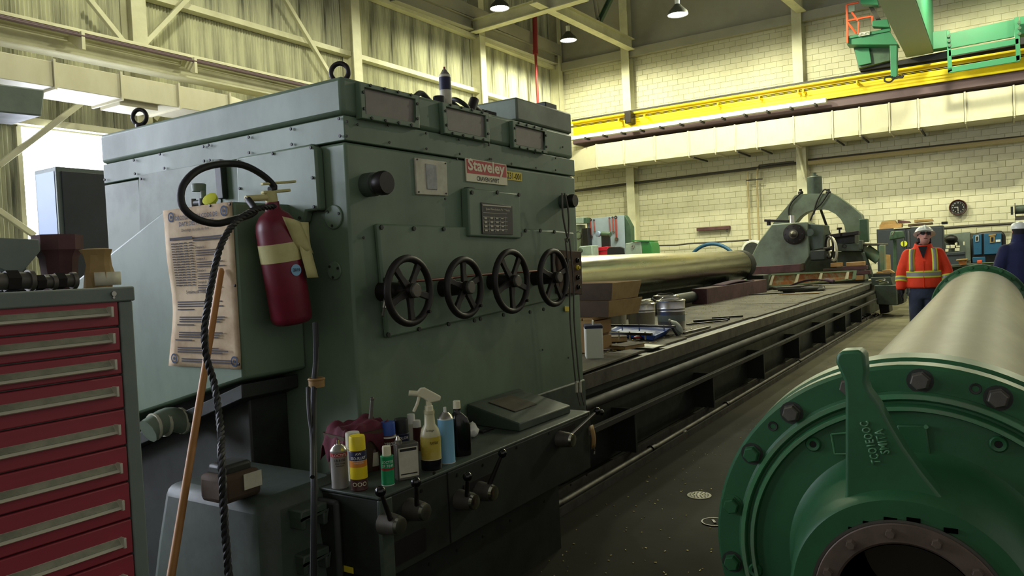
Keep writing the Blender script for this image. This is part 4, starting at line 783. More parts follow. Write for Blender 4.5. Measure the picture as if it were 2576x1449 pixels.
# things on the cabinet
def oncab(u, y): return V(A(u, 720, y=y).x, y, TZ)
p = oncab(48, 2.05); s_ = px(p); t = thing('parts_hopper', 'grey sheet-metal hopper with a V front on the tool cabinet', 'hopper', p)
MB().prism([p+V(-.07, 0, .135), p+V(.055, 0, .13), p+V(.056, 0, .10), p+V(.0, 0, .035), p+V(-.07, 0, .075)], (0, .15, 0)).build('hopper_body', 'cabgrey', t, bevel=.003); MB().bx(p.x-.03, p.x+.03, p.y+.02, p.y+.12, TZ, TZ+.07).build('stand', 'machdark', t, bevel=.004)
p = oncab(152, 2.12); t = thing('clay_pot', 'brown flared pot with a cracked rim on the tool cabinet', 'pot', p); r = .055
MB().lathe(p, EZ, [(0, r*.72), (.085, r*.86), (.1, r*1.02), (.105, r*1.1), (.145, r*1.12), (.145, r*1.0), (.11, r*.9), (.02, r*.6)], 9).build('pot_body', 'oldwood', t, smooth=30)
p = oncab(250, 2.0); t = thing('paper_bag', 'small crumpled paper-wrapped package on the tool cabinet corner', 'package', p)
def ring_(z, k, w=.034): return [p+V(math.cos(a)*w*k*(1+.12*math.sin(3*a+z*60)), math.sin(a)*w*k, z) for a in [i*math.pi/6 for i in range(12)]]
MB().loft([ring_(0, 1), ring_(.04, 1.03), ring_(.06, .88), ring_(.085, .95), ring_(.1, 1.15), ring_(.103, .8)]).build('bag_body', 'cardboard', t, smooth=20); MB().grid(lambda u, v: p+V(-.03+.07*u, -.034, .005+.035*v), 3, 2).build('label', 'offwhite', t, thick=.001)
for u, y, lb, k in ((30, 1.9, 'dirty pipe fitting at the far left on the tool cabinet', 1.2), (100, 1.92, 'steel pipe union beside the brown pot', .9), (150, 1.93, 'brass-edged pipe coupling in front of the brown pot', 1.0)):
    p = oncab(u, y)+EZ*.021*k; t = thing('pipe_fitting', lb, 'fitting', p-EZ*.02*k, 'pipe fittings on the tool cabinet')
    MB().cyl(p-EX*.035*k, p+EX*.03*k, .017*k, n=12).build('barrel', 'steeldull', t); MB().cyl(p-EX*.012*k, p+EX*.01*k, .021*k, n=6).build('hex_nut', 'iron', t); MB().ring(p+EX*.028*k, EX, [(0, .011*k), (.01, .011*k), (.01, .021*k), (0, .021*k)], 18).build('collar', 'steeldull', t)
# ================================================================ left background
q = [A(85, 428, x=7.2), A(168, 421, y=9.2)]
p = A(140, 425, y=9.3); xl = A(86, 428, y=9.5).x; xm = A(140, 421, y=9.1).x; xrr = A(262, 428, y=9.1).x; zt_ = p.z
t = thing('electrical_cubicle', 'tall blue-grey electrical cubicle standing before the bright window', 'cabinet', (xm+.3, 9.5, 0))
yb2 = A(86, 430, x=xm).y
MB().bx(xm, xm+1.6, 9.1, yb2, 0, zt_).build('case', 'cabgrey', t, bevel=.01); MB().bx(xm-.006, xm-.001, 9.14, yb2-.04, .2, zt_-.05).build('side_panel', 'blueboxlight', t); MB().bx(xm+.05, xm+1.5, 9.08, 9.099, .2, zt_-.05).build('door_panel', 'cabinetblue', t, bevel=.006)
# ================================================================ lathe bed
BZ, BY0, BY1, BX0, BX1 = .735, 2.4, 4.0, 4.47, 18.05
bd = thing('lathe_bed', 'long dark lathe bed with lead screw and feed rods running to the far wall', 'machine bed', (11, 3.2, 0))
MB().bx(BX0-.05, 24, BY0+.12, BY1+1.2, 0, BZ-.16).build('bed_casting', 'machdark', bd, bevel=.01)
MB().bx(BX0, BX1, BY0, BY0+.03, BZ-.11, BZ-.004).build('front_rail', 'steeldull', bd, bevel=.004)
MB().bx(BX0-.1, BX1+5, BY0+.03, BY0+.3, BZ-.16, BZ-.006).build('front_way', 'machdark', bd, smooth=0); MB().bx(BX0-.1, BX1+5, BY1-.2, BY1, BZ-.16, BZ-.006).build('rear_way', 'machdark', bd, smooth=0)
MB().bx(4.4, BX1+5, BY1+.75, BY1+.95, BZ-.2, BZ-.02).build('rear_rail', 'plywood', bd, smooth=0)
MB().bx(5.0, 17.5, BY1+1.1, BY1+1.2, BZ-.16, 1.22).build('rear_guard', 'machdark', bd, smooth=0)
z1 = A(1716, 925, y=2.33).z; MB().cyl((BX0-.1, 2.33, z1), (BX1+.1, 2.33, z1), .036, n=18).build('lead_screw', 'barrod', bd)
z2 = A(1750, 962, y=2.265).z; MB().bx(GX1+.02, BX1, 2.24, 2.285, z2-.02, z2+.02).build('feed_rail', 'barrod', bd, bevel=.004)
z3 = A(1680, 965, y=2.45).z
x = 5.2; i = 0; s0 = s1 = None
while x < 17.8:
    if s0 is None: s0 = MB().bx(x, x+.035, 2.33, 2.53, .05, z2-.02).build('bracket', 'machdark', bd, bevel=.004); ox = x; L0 = WL[s0.name].copy(); s1 = MB().bx(x+.35, x+.6, 2.50, 2.53, z1+.06, z1+.09).build('slot', 'black', bd); L1 = WL[s1.name].copy()
    else: inst(s0, (L0.x+x-ox, L0.y, L0.z), bd); inst(s1, (L1.x+x-ox, L1.y, L1.z), bd)
    x += 1.84
tp = struct(MB().bx(0, 1, 0, 1, 0, 1).build('trim_2', 'plywood')); bpy.data.objects.remove(tp)
pk = thing('bed_cover', 'grey-brown plywood boards laid over the lathe bed', 'boards', (11, 3.2, BZ-.006))
xs = [BX0-.12, 6.85, 9.2, 11.6, 14.0, 16.3, 18.05]
for i in range(len(xs)-1): MB().bx(xs[i]+.004, xs[i+1]-.004, BY0+.10+.03*(i % 2), BY1-.02, BZ-.006, BZ+.012+.004*(i % 2)).build('board', 'plywood', pk, bevel=.003)
MB().prism([(BX0-.1, BY0-.02, BZ+.012), (5.7, BY0+.06, BZ+.012), (5.75, BY0+.2, BZ+.012), (BX0-.1, BY0+.5, BZ+.012)], (0, 0, .016)).build('board', 'plywood', pk, bevel=.003)
BT = BZ+.018
# floor rails
for i, (u, v, lb) in enumerate(((1720, 1086, 'front'), (1700, 1082, 'rear'))): pass
yr1 = 2.28
fr = thing('floor_trough', 'low steel cable trough along the floor in front of the lathe bed', 'trough', (9, yr1, 0))
MB().bx(1.2, 18.4, yr1-.06, yr1-.045, 0, .05).build('edge_bar', 'steeldull', fr, smooth=0); MB().bx(1.2, 18.4, yr1+.10, yr1+.115, 0, .06).build('edge_bar', 'steeldull', fr, smooth=0); MB().cyl((1.2, yr1+.02, .03), (15.5, yr1+.02, .03), .024, n=10).build('pipe', 'steeldull', fr)
for x in (3.9, 5.4, 7.3, 10.5): MB().cyl((x, yr1+.02, .03), (x+.06, yr1+.02, .03), .034, n=10).build('coupling', 'iron', fr)
p = A(1721, 1094, z=0); tag(MB().box(p+EZ*.018, (.05, .04, .036)).build('foam_piece', 'offwhite', bevel=.008), 'small pale block lying on the floor trough edge', 'block')
p = A(2185, 800, z=0); t = thing('chain_heap', 'small heap of black chain at the far end of the floor trough', 'chain', p)
for i in range(12): MB().torus(p+V(rnd.uniform(-1.2, .9), rnd.uniform(-.15, .15), .03), (rnd.random(), rnd.random(), rnd.random()+.3), .05, .014, 12, 6, 1).build('link', 'iron', t)
# ---------------------------------------------------------------- things on the bed boards
p = A(1497, 905, z=BT); s_ = px(p); d, n = V(.5, -.86, 0), V(.86, .5, 0)
t = thing('fluid_can', 'white rectangular fluid can with a navy top next to the headstock', 'can', p); w_, h_ = .135, 86*s_
MB().loft([[p+n*(.0+w_*1.5*b)+d*w_*(a-.5) for a, b in ((0, 0), (1, 0), (1, 1), (0, 1))], [p+n*(w_*1.5*b)+d*w_*(a-.5)+EZ*h_ for a, b in ((0, 0), (1, 0), (1, 1), (0, 1))]]).build('can_body', 'white', t, bevel=.012)
MB().loft([[p+n*(-.002+(w_*1.5+.004)*b)+d*(w_+.004)*(a-.5)+EZ*z for a, b in ((0, 0), (1, 0), (1, 1), (0, 1))] for z in (h_*.9, h_*1.005)]).build('top_band', 'navy', t, bevel=.008)
c = p+n*.08+EZ*h_; MB().tube([c-n*.04, c-n*.035+EZ*.03, c+n*.035+EZ*.03, c+n*.04], .006, 8).build('handle', 'offwhite', t)
for f_, wf in ((.78, .6), (.74, .45), (.66, .5), (.62, .5), (.54, .55), (.44, .5), (.40, .5), (.12, .3)):
    MB().loft([[p+d*(w_/2+.0006)+n*(.05+w_*.9*wf*b)+EZ*(z+h_*f_)+d*.0006*a for a, b in ((0, 0), (1, 0), (1, 1), (0, 1))] for z in (0, .006)]).build('print_line', 'ink', t)
# crate and two cardboard trays
p = A(1475, 870, z=BT); cx, cy = 5.75, 3.05
t = thing('wooden_crate', 'small rough wooden crate holding up the cardboard trays', 'crate', (cx, cy, BT)); zc_ = A(1500, 795, x=cx).z
for i in range(4): MB().bx(cx-.25, cx+.06, cy-.25+i*.1, cy-.16+i*.1, zc_-.02, zc_).build('slat', 'tagwood', t, bevel=.003)
for sx in (-.25, .03): MB().bx(cx+sx, cx+sx+.03, cy-.25, cy+.14, BT, zc_-.02).build('side', 'tagwood', t, bevel=.003)
for i in range(2): MB().bx(cx-.25, cx+.06, cy-.265, cy-.25, BT+.02+.13*i, BT+.13+.13*i).build('slat', 'tagwood', t, bevel=.003)
def tray(z0, z1, dx, rot, lb):
    t = thing('cardboard_tray', lb, 'box', (cx, cy, z0), 'stacked cardboard trays'); R = Matrix.Rotation(rot, 3, 'Z'); o_ = V(cx+.12+dx, cy-.05, 0)
    def rc(a, b, z): return [o_+R@V(x*a, y*b, 0)+EZ*z for x, y in ((-1, -1), (1, -1), (1, 1), (-1, 1))]
    for i in range(4):
        a, b = rc(.24, .33, z0), rc(.27, .36, z1); q = [a[i], a[(i+1) % 4], b[(i+1) % 4], b[i]]; nn = (q[1]-q[0]).cross(q[3]-q[0]).normalized()
        MB().prism(q, -nn*.006).build('wall', 'carddark' if i == 3 else 'cardboard', t)
    MB().loft([rc(.24, .33, z0), rc(.24, .33, z0+.008)]).build('bottom', 'carddark', t)
z_a = zc_+.002; tray(z_a, z_a+.135, 0, -.12, 'lower cardboard tray on the wooden crate'); tray(z_a+.137, z_a+.28, .01, -.05, 'upper open cardboard tray with a pale inside')
# pails
def pail(u, v, wpx, hpx, lb, label=None, bail=1):
    c, s_, r = stand(u, v, wpx, BT); h = hpx*s_; t = thing('metal_pail', lb, 'pail', c, 'metal pails on the lathe bed')
    MB().ring(c, EZ, [(0, .02), (0, r*.9), (h*.62, r*.955), (h*.64, r*.975), (h*.66, r*.96), (h*.72, r*.965), (h*.74, r*.985), (h*.76, r*.97), (h*.98, r*.99), (h*.985, r*.96), (.02, r*.87), (.015, .02)], 36).build('pail_body', 'galv', t); MB().torus(c+EZ*h, EZ, r*.985, .007, 36, 8).build('rim', 'chrome', t)
    a = .5 if bail > 0 else 2.2; e1 = c+V(math.cos(a), math.sin(a), 0)*r+EZ*h*.9; e2 = c-V(math.cos(a), math.sin(a), 0)*r+EZ*h*.9; m_ = c+EZ*(h*1.12)+V(-math.sin(a), math.cos(a), 0)*r*.5*bail
    MB().tube([e1, (e1+m_)/2+EZ*.03, m_, (e2+m_)/2+EZ*.03, e2], .003, 6).build('bail', 'steel', t)
    if label: MB().lathe(c, EZ, [(h*.3, r*.945), (h*.52, r*.957)], 36, cap=False).build('label', label, t)
pail(1690, 832, 73, 74, 'rightmost metal pail with a black funnel handle across its top', 'cabgrey', -1); pail(1615, 824, 73, 58, 'middle metal pail with a bare shiny side and wire bail', None); pail(1550, 820, 58, 56, 'left metal pail half hidden behind the cardboard trays', None); pail(1612, 795, 66, 36, 'rear left metal pail behind the middle one', None); pail(1677, 790, 66, 44, 'rear right metal pail behind the rightmost one', None, -1)
p = A(1668, 764, y=3.1); tag(MB().tube([A(1640, 752, y=3.15), A(1672, 767, y=3.15), A(1690, 762, y=3.15), A(1707, 760, y=3.15)], .012, 8).build('funnel_handle', 'rubber'), 'bent black funnel handle resting on the rightmost pail', 'handle')
# blue tray with black bars
t = thing('drip_tray', 'blue moulded tray with two black clamp bars in front of the pails', 'tray', A(1610, 845, z=BT))
q = [A(1528, 845, z=BT), A(1650, 860, z=BT), A(1690, 840, z=BT), A(1560, 828, z=BT)]; c = sum(q, V(0, 0, 0))/4
MB().loft([[c+(p-c)*.86 for p in q], [p+EZ*.055 for p in q], [c+(p-c)*.93+EZ*.055 for p in q], [c+(p-c)*.82+EZ*.02 for p in q]]).build('tray_body', 'blue', t, bevel=.01)
for a, b, zz in (((1524, 818), (1698, 822), .0), ((1530, 838), (1640, 841), 0)):
    p1, p2 = A(*a, z=BT+.09), A(*b, z=BT+.09); R = rot_to(p2-p1); MB().box((p1+p2)/2, ((p2-p1).length, .03, .022), R).build('clamp_bar', 'black', t)
    for f_ in (.25, .5, .85): MB().cyl(p1.lerp(p2, f_)-EZ*.05, p1.lerp(p2, f_)+EZ*.02, .007).build('stud', 'chrome', t)
p = A(1698, 842, z=BT); t = thing('face_mask', 'grey respirator mask with a black strap at the foot of the rightmost pail', 'mask', p)
MB().lathe(p+EZ*.06, (.1, -.6, .5), [(0, .09), (.03, .085), (.055, .05), (.065, .01)], 18).build('shell', 'cabgrey', t); MB().torus(p+EZ*.055, (.2, -.7, .4), .1, .014).build('strap', 'rubber', t)
for (u, v, w_, dd, h_, rz, lb) in ((1575, 876, .27, .2, .035, -.25, 'thick worn black-covered book nearest the white can'), (1555, 858, .2, .16, .05, .5, 'worn yellow-edged book leaning behind the black book')):
    p = A(u, v, z=BT); R = Matrix.Rotation(rz, 3, 'Z'); t = thing('manual', lb, 'book', p, 'worn manuals on the bed')
    MB().box(p+EZ*(h_/2), (w_*.96, dd*.95, h_-.006), R).build('pages', 'cardboard', t); MB().box(p+EZ*(h_-.002), (w_, dd, .004), R).build('cover', 'carddark', t); MB().box(p+EZ*.002, (w_, dd, .004), R).build('cover', 'black', t)
p = A(1632, 872, z=BT); tag(MB().grid(lambda u, v: p+V(-.15+.3*u, -.1+.2*v, .003+.004*math.sin(u*4+v*2)), 5, 4).build('paper_sheet', 'white', thick=.001), 'single white paper sheet lying by the books on the bed', 'paper')
p = A(1605, 855, z=BT); t = thing('shaving_brush', 'small brush with a red handle ring lying before the blue tray', 'brush', p); MB().cyl(p, p+EZ*.07, .022, .018).build('handle', 'offwhite', t); MB().torus(p+EZ*.025, EZ, .03, .009).build('ring', 'canred', t)
for a, b, r, lb in (((1745, 808), (1835, 802), .012, 'middle black rod on the boards'), ((1728, 816), (1830, 806), .008, 'long black rod nearest the pails'), ((1792, 800), (1868, 795), .01, 'black rod lying farthest from the pails'), ((1718, 838), (1785, 822), .008, 'thin black rod by the rail edge')):
    p1, p2 = A(*a, z=BT+.012), A(*b, z=BT+.012); R = rot_to(p2-p1); tag(MB().box((p1+p2)/2, ((p2-p1).length, .03, r*2), R).build('bar_stock', 'black', bevel=.003), lb, 'rod', 'black rods on the bed boards')
# chips
m = MB(); m2 = MB()
for i in range(500):
    x = 5+rnd.random()**1.5*9; y = rnd.uniform(BY0+.15, BY1-.1); s_ = rnd.uniform(.004, .013); R = Matrix.Rotation(rnd.uniform(0, 6), 3, 'Z'); m.box((x, y, BT+.003), (s_*2, s_*.7, .004), R)
for i in range(380):
    x = 3.0+rnd.random()**1.4*8; y = rnd.uniform(1.0, 2.1); s_ = rnd.uniform(.002, .006); R = Matrix.Rotation(rnd.uniform(0, 6), 3, 'Z'); m2.box((x, y, .002), (s_*2, s_*.7, .004), R)
o = tag(m.build('metal_chips', 'chips', smooth=0), 'scattered bright metal chips on the bed boards', 'metal chips'); o['kind'] = 'stuff'
o = tag(m2.build('metal_chips', 'chips', smooth=0), 'scattered bright metal chips on the dark floor', 'metal chips'); o['kind'] = 'stuff'
# ---------------------------------------------------------------- polished roll, beams behind the boards
RY = 4.62
e = A(1860, 667, y=RY); rz = e.z; rr_ = (A(1860, 630, y=RY).z-A(1860, 704, y=RY).z)/2*.985
t = thing('steel_roll', 'long polished steel roll lying behind the boards of the lathe bed', 'roll', (10, RY, rz-rr_))
MB().lathe((5.0, RY, rz), EX, [(0, rr_), (e.x-5.0-.02, rr_), (e.x-5.0, rr_-.02)], 64).build('roll_body', 'roll', t, smooth=30); MB().lathe((e.x, RY, rz), EX, [(-.18, rr_+.004), (-.15, rr_+.012), (.12, rr_+.012), (.14, rr_-.02)], 48).build('end_ring', 'rubber', t)
MB().cyl((e.x, RY, rz), (e.x+.9, RY, rz), .12, n=20).build('journal', 'steeldull', t)
for x in (7.5, 14.6): MB().bx(x-.1, x+.1, RY-.3, RY+.3, BZ-.16, rz-rr_+.04).build('cradle', 'machdark', t, smooth=0)
xa_b = A(1755, 742, y=4.05).x-.02
tag(MB().cyl((5, 4.12, .87), (xa_b, 4.12, .87), .085, n=16).build('boring_bar', 'machdark'), 'dark round bar lying along the boards in front of the polished roll', 'bar')
a, b = A(1755, 742, y=4.05), A(1915, 740, x=15.2); xa_ = a.x
q = MB().bx(xa_, 15.3, 3.9, 4.15, BZ+.01, BZ+.26).build('timber_beam', 'oldwood', bevel=.01); tag(q, 'dark purple timber block lying on the bed before the roll end', 'timber')
tag(MB().grid(lambda u, v: V(12.6+1.9*u, 3.92+.22*v, BZ+.265+.05*math.sin(u*3.1)*(.5+.5*math.sin(v*3))), 16, 6).build('burlap_sack', 'purplecloth', thick=.01), 'folded purple sacking lying on the dark timber block', 'cloth')
p1, p2 = A(1882, 712, x=16.0), A(1925, 712, x=16.0); tag(MB().bx(15.9, 16.3, p2.y, p1.y, BZ+.01, A(1900, 692, x=16).z).build('bearing_block', 'machdark', bevel=.02), 'dark square bearing block beside the roll end', 'block')
# orange-stained shelf panel
q = [A(1920, 725, x=16.6), A(2150, 704, x=17.9), A(2153, 681, x=18.0), A(1931, 690, x=16.75)]; nn = (q[1]-q[0]).cross(q[3]-q[0]).normalized()
if nn.x > 0: nn = -nn
t = thing('guard_panel', 'long rust-stained metal guard panel with four upright ribs standing on the bed', 'panel', q[0])
MB().prism(q, -nn*.03).build('sheet', 'rust', t); up_ = q[3]-q[0]
for f0, f1, g0, g1 in ((0, 1, .88, 1), (0, 1, 0, .1), (0, .035, 0, 1), (.965, 1, 0, 1)):
    P = [q[0].lerp(q[1], x).lerp(q[3].lerp(q[2], x), y) for x, y in ((f0, g0), (f1, g0), (f1, g1), (f0, g1))]; MB().prism(P, nn*.04).build('edge', 'padgreen', t)
for f_ in (.06, .34, .6, .9):
    P = [q[0].lerp(q[1], x).lerp(q[3].lerp(q[2], x), y) for x, y in ((f_-.012, .12), (f_+.012, .12), (f_+.012, .85), (f_-.012, .85))]; MB().prism(P, nn*.06).build('rib', 'cream', t)
tag(MB().grid(lambda u, v: A(1985+110*u, 722-8*u, x=15.9)+V(.25*v, 0, .02+.10*math.sin(u*math.pi)*(1-.3*v)+(.05 if u > .8 else 0)*math.sin(v*3)), 18, 5).build('felt_pad', 'purplecloth', thick=.02), 'rolled dark purple felt pad lying in front of the rust-stained panel', 'cloth')
a, b = A(1948, 726, z=BT+.05), A(2040, 720, z=BT+.05); tag(MB().box((a+b)/2, ((a-b).length, .12, .06), rot_to(b-a)).build('flat_bar', 'steeldull', bevel=.01), 'flat grey steel bar lying just before the rust-stained panel', 'bar')
t = thing('rubber_strips', 'bent black rubber strips lying in a loop on the boards', 'rubber strip', A(2030, 732, z=BT))
for i in range(4): MB().tube([A(1975-6*i, 735-2*i, z=BT+.01+.02*i), A(2040, 731-2*i, z=BT+.02+.02*i), A(2072, 727-2*i, z=BT+.03), A(2060, 722-i, z=BT+.04), A(2010+4*i, 727-i, z=BT+.05)], .022, 6).build('strip', 'rubber', t)
for a, b, m_, lb in (((1868, 742), (1990, 735), 'machdark', 'long dark strip lying across the boards'), ((1960, 741), (2060, 737), 'tagwood', 'tan cardboard strip near the rail edge'), ((2000, 737), (2070, 735), 'offwhite', 'pale paper strip near the rail edge')):
    p1, p2 = A(*a, z=BT+.006), A(*b, z=BT+.006); tag(MB().box((p1+p2)/2, ((p2-p1).length, .12, .012), rot_to(p2-p1)).build('flat_strip', m_), lb, 'strip')
# ================================================================ tailstock, steady rest, carriage at the far end
def pxp(us, x, dx, name, m, par, bv=.02): return MB().prism([A(u, v, x=x) for u, v in us], (dx, 0, 0)).build(name, m, par, bevel=bv)
TXX = 19.2
zl = A(1888, 688, x=TXX).z
t = thing('tailstock', 'green lathe tailstock with a round spindle plate facing the headstock', 'machine', (TXX+.5, A(1960, 640, x=TXX).y, BZ))
c = [(1888, 716), (1889, 646), (1909, 607), (1941, 564), (2029, 558), (2034, 610), (2037, 645), (2016, 680), (2012, 716)]
pxp(c, TXX, 1.0, 'body', 'machlight', t, .03)
pxp([(2031, 562), (2071, 566), (2073, 632), (2042, 640), (2034, 600)], TXX+.15, .8, 'side_housing', 'machd', t, .02)
h = A(1999, 589, x=TXX)
fp = MB().lathe(h, (-1, 0, 0), [(0, .25), (.05, .255), (.09, .25), (.1, .23)], 32).build('spindle_plate', 'iron', t)
MB().lathe(h, (-1, 0, 0), [(.1, .11), (.14, .11), (.15, .08), (.2, .075), (.24, .05), (.3, .008)], 24).build('live_centre', 'steeldull', fp)
for i in range(8): a = i*math.pi/4; MB().cyl(h+V(-.1, .2*math.cos(a), .2*math.sin(a)), h+V(-.115, .2*math.cos(a), .2*math.sin(a)), .016, n=6).build('bolt', 'black', fp)
MB().lathe(h+V(0, -.35, .02), (-1, 0, 0), [(0, .09), (.01, .09)], 20).build('cover_disc', 'machd', t)
a = A(1965, 560, x=TXX+.3); MB().box(a+V(0, .1, .05), (.12, .6, .06), Matrix.Rotation(.1, 3, 'X')).build('clamp', 'iron', t, bevel=.01); MB().cyl(a+V(0, -.25, -.05), a+V(0, -.25, .16), .07, n=14).build('clamp_nut', 'chrome', t); MB().cyl(a+V(0, .3, -.05), a+V(0, .3, .1), .05, n=10).build('clamp_nut', 'iron', t)
wv = A(2083, 640, x=TXX); MB().torus(A(2086, 622, x=19.0), (.5, -.9, 0), .26, .025, 28, 8).build('handwheel', 'iron', t); MB().torus(A(2094, 626, x=19.0), (.5, -.9, .1), .27, .03, 28, 8).build('handwheel', 'offwhite', t); MB().cyl(A(2050, 632, x=19.3), A(2092, 624, x=19.0), .05, n=10).build('wheel_shaft', 'iron', t)
MB().box(A(2060, 642, x=19.1), (.3, .35, .25)).build('apron', 'machdark', t, bevel=.03)
t = thing('timber_beam', 'reddish-brown timber beam lying before the foot of the tailstock', 'timber', A(1950, 692, x=18.6)); pxp([(1890, 692), (2013, 683), (2013, 664), (1890, 672)], 18.7, .3, 'beam', 'oldwood', t, .01); pxp([(2012, 683), (2020, 681), (2018, 662), (2012, 664)], 18.7, .3, 'end', 'carddark', t, .01)
# steady rest
SX = 21.5
t = thing('steady_rest', 'tall green arched steady rest with a cylinder on its crown', 'machine', (SX+.2, A(2060, 600, x=SX).y, BZ))
ci = A(2058, 590, x=SX); Ri = (A(1990, 590, x=SX)-A(2126, 590, x=SX)).length/2
out = [(1944, 640), (1944, 563), (1960, 542), (1984, 514), (1999, 492), (2012, 488), (2040, 487), (2070, 487), (2093, 486), (2110, 496), (2140, 518), (2166, 540), (2169, 552), (2169, 640)]
O_ = [A(u, v, x=SX) for u, v in out]; n = len(O_); I_ = []
I_.append(V(SX, ci.y+Ri, O_[0].z))
for i in range(1, n-1):
    a = math.pi*(1-(i-1)/(n-3)); I_.append(V(SX, ci.y-Ri*math.cos(a), ci.z+Ri*math.sin(a)))
I_.append(V(SX, ci.y-Ri, O_[-1].z))
m = MB()
for i in range(n-1): m.prism([O_[i], O_[i+1], I_[i+1], I_[i]], (.45, 0, 0))
m.build('arch', 'machlight', t); MB().bx(SX-.1, SX+.6, O_[-1].y-.05, O_[0].y+.05, BZ-.16, O_[0].z+.01).build('base', 'machdark', t, bevel=.02)
p = A(2050, 488, x=SX+.2); hh = A(2050, 446, x=SX+.2).z-p.z; MB().lathe(p-EZ*.05, EZ, [(0, .19), (.05+hh, .19), (.07+hh, .17)], 24).build('cylinder', 'machd', t); MB().lathe(p+EZ*hh, EZ, [(0, .1), (.05, .1), (.06, .05), (.12, .05)], 14).build('cap', 'machd', t)
for u in (2014, 2084): q = A(u, 485, x=SX+.1); MB().sph(q, .07, (1, 1, .9)).cyl(q, q+EZ*.1, .04, n=8).build('fitting', 'black', t)
for us in ([(2014, 486), (1992, 508), (1984, 530), (1988, 556)], [(2084, 480), (2072, 478), (2056, 504), (2048, 530), (2038, 555)], [(2086, 482), (2066, 512), (2052, 525), (2046, 540)]): MB().tube([A(u, v, x=SX-.08) for u, v in us], .022, 8).build('hose', 'rubber', t)
MB().box(A(2174, 580, x=SX-.1), (.3, .2, .6)).cyl(A(2172, 566, x=SX-.1), A(2172, 560, x=SX-.1), .05).build('side_box', 'dullgreen', t, bevel=.02)
MB().tube([A(2062, 520, x=22.2), A(2088, 592, x=22.2)], .035, 8, 1).build('brace_rod', 'iron', t)
# carriage and tool slide
CX = 19.8
t = thing('lathe_carriage', 'dark green lathe carriage with tool slide right of the tailstock', 'machine', (CX, A(2120, 640, x=CX).y, BZ))
for us, x, dx, nm, m_ in (([(2066, 592), (2160, 580), (2159, 590), (2066, 603)], 19.6, .3, 'tool_bar', 'iron'), ([(2100, 592), (2150, 590), (2150, 612), (2100, 614)], 19.8, .6, 'tool_post', 'machdark'), ([(2102, 612), (2168, 614), (2168, 632), (2106, 632)], 19.7, .9, 'cross_slide', 'machd'), ([(2105, 632), (2172, 632), (2175, 705), (2105, 705)], 20.2, .8, 'saddle', 'machlight'), ([(2166, 636), (2174, 634), (2196, 700), (2186, 702)], 19.6, .3, 'leg', 'machd'), ([(2168, 612), (2224, 612), (2224, 618), (2168, 618)], 19.7, .8, 'shelf', 'steeldull'), ([(2212, 616), (2224, 616), (2225, 682), (2212, 682)], 19.6, .3, 'leg', 'padgreen'), ([(2160, 604), (2168, 604), (2168, 628), (2160, 628)], 19.5, .3, 'bracket', 'machd')): pxp(us, x, dx, nm, m_, t, .015)
MB().cyl(A(2178, 628, x=19.9), A(2212, 652, x=19.9), .14, n=18).build('motor', 'padgreen', t)
b = A(2112, 584, x=19.55); MB().cyl(b-EZ*.1, b+EZ*.06, .02).lathe(b+EZ*.06, EZ, [(0, .06), (.05, .06)], 8).build('clamp_screw', 'iron', t); MB().ring(A(2123, 619, x=19.68), (-1, 0, 0), [(0, .035), (.01, .035), (.01, .05), (0, .05)], 16).build('oil_port', 'iron', t)
t = thing('apron_box', 'blocky dark green feed apron at the far end of the bed rail', 'machine', (18.6, 1.9, .2))
for us, x, dx, nm, m_ in (([(2199, 718), (2254, 718), (2256, 768), (2206, 766)], 18.0, .9, 'apron', 'machd'), ([(2190, 698), (2240, 696), (2246, 718), (2194, 720)], 18.2, .9, 'upper_apron', 'machd'), ([(2254, 722), (2272, 722), (2274, 762), (2256, 768)], 18.3, .6, 'side_box', 'machdark'), ([(2196, 688), (2242, 686), (2242, 698), (2196, 700)], 18.3, .8, 'top_plate', 'machdark'), ([(2210, 764), (2236, 764), (2238, 786), (2214, 790)], 18.5, .6, 'foot', 'black')): pxp(us, x, dx, nm, m_, t, .015)
for v, u0 in ((707, 2204), (714, 2212)): MB().tube([A(u0, v, x=18.1), A(u0+22, v-4, x=18.0)], .02, 8, 1).build('lever', 'chrome', t)
t = thing('timber_pile', 'low pile of weathered timber offcuts behind the rust-stained panel', 'timber', A(2130, 690, x=19.2))
for us, m_ in (([(2089, 672), (2116, 671), (2116, 661), (2089, 662)], 'palewood'), ([(2128, 670), (2174, 668), (2174, 658), (2128, 660)], 'palewood'), ([(2118, 680), (2180, 678), (2180, 668), (2118, 671)], 'oldwood'), ([(2150, 692), (2188, 690), (2188, 680), (2150, 682)], 'oldwood'), ([(2152, 705), (2172, 704), (2172, 692), (2152, 693)], 'palewood'), ([(2070, 682), (2120, 680), (2120, 674), (2070, 676)], 'carddark')): pxp(us, 19.0, .25, 'offcut', m_, t, .008)
t = thing('wood_scraps', 'loose wood scraps lying on top of the feed apron', 'scraps', A(2220, 688, x=18.4))
for us in ([(2206, 684), (2240, 686), (2240, 688), (2204, 688)], [(2218, 680), (2236, 678), (2240, 684), (2222, 685)], [(2238, 678), (2250, 686), (2244, 688), (2236, 684)]): pxp(us, 18.3, .2, 'scrap', 'palewood', t, .003)
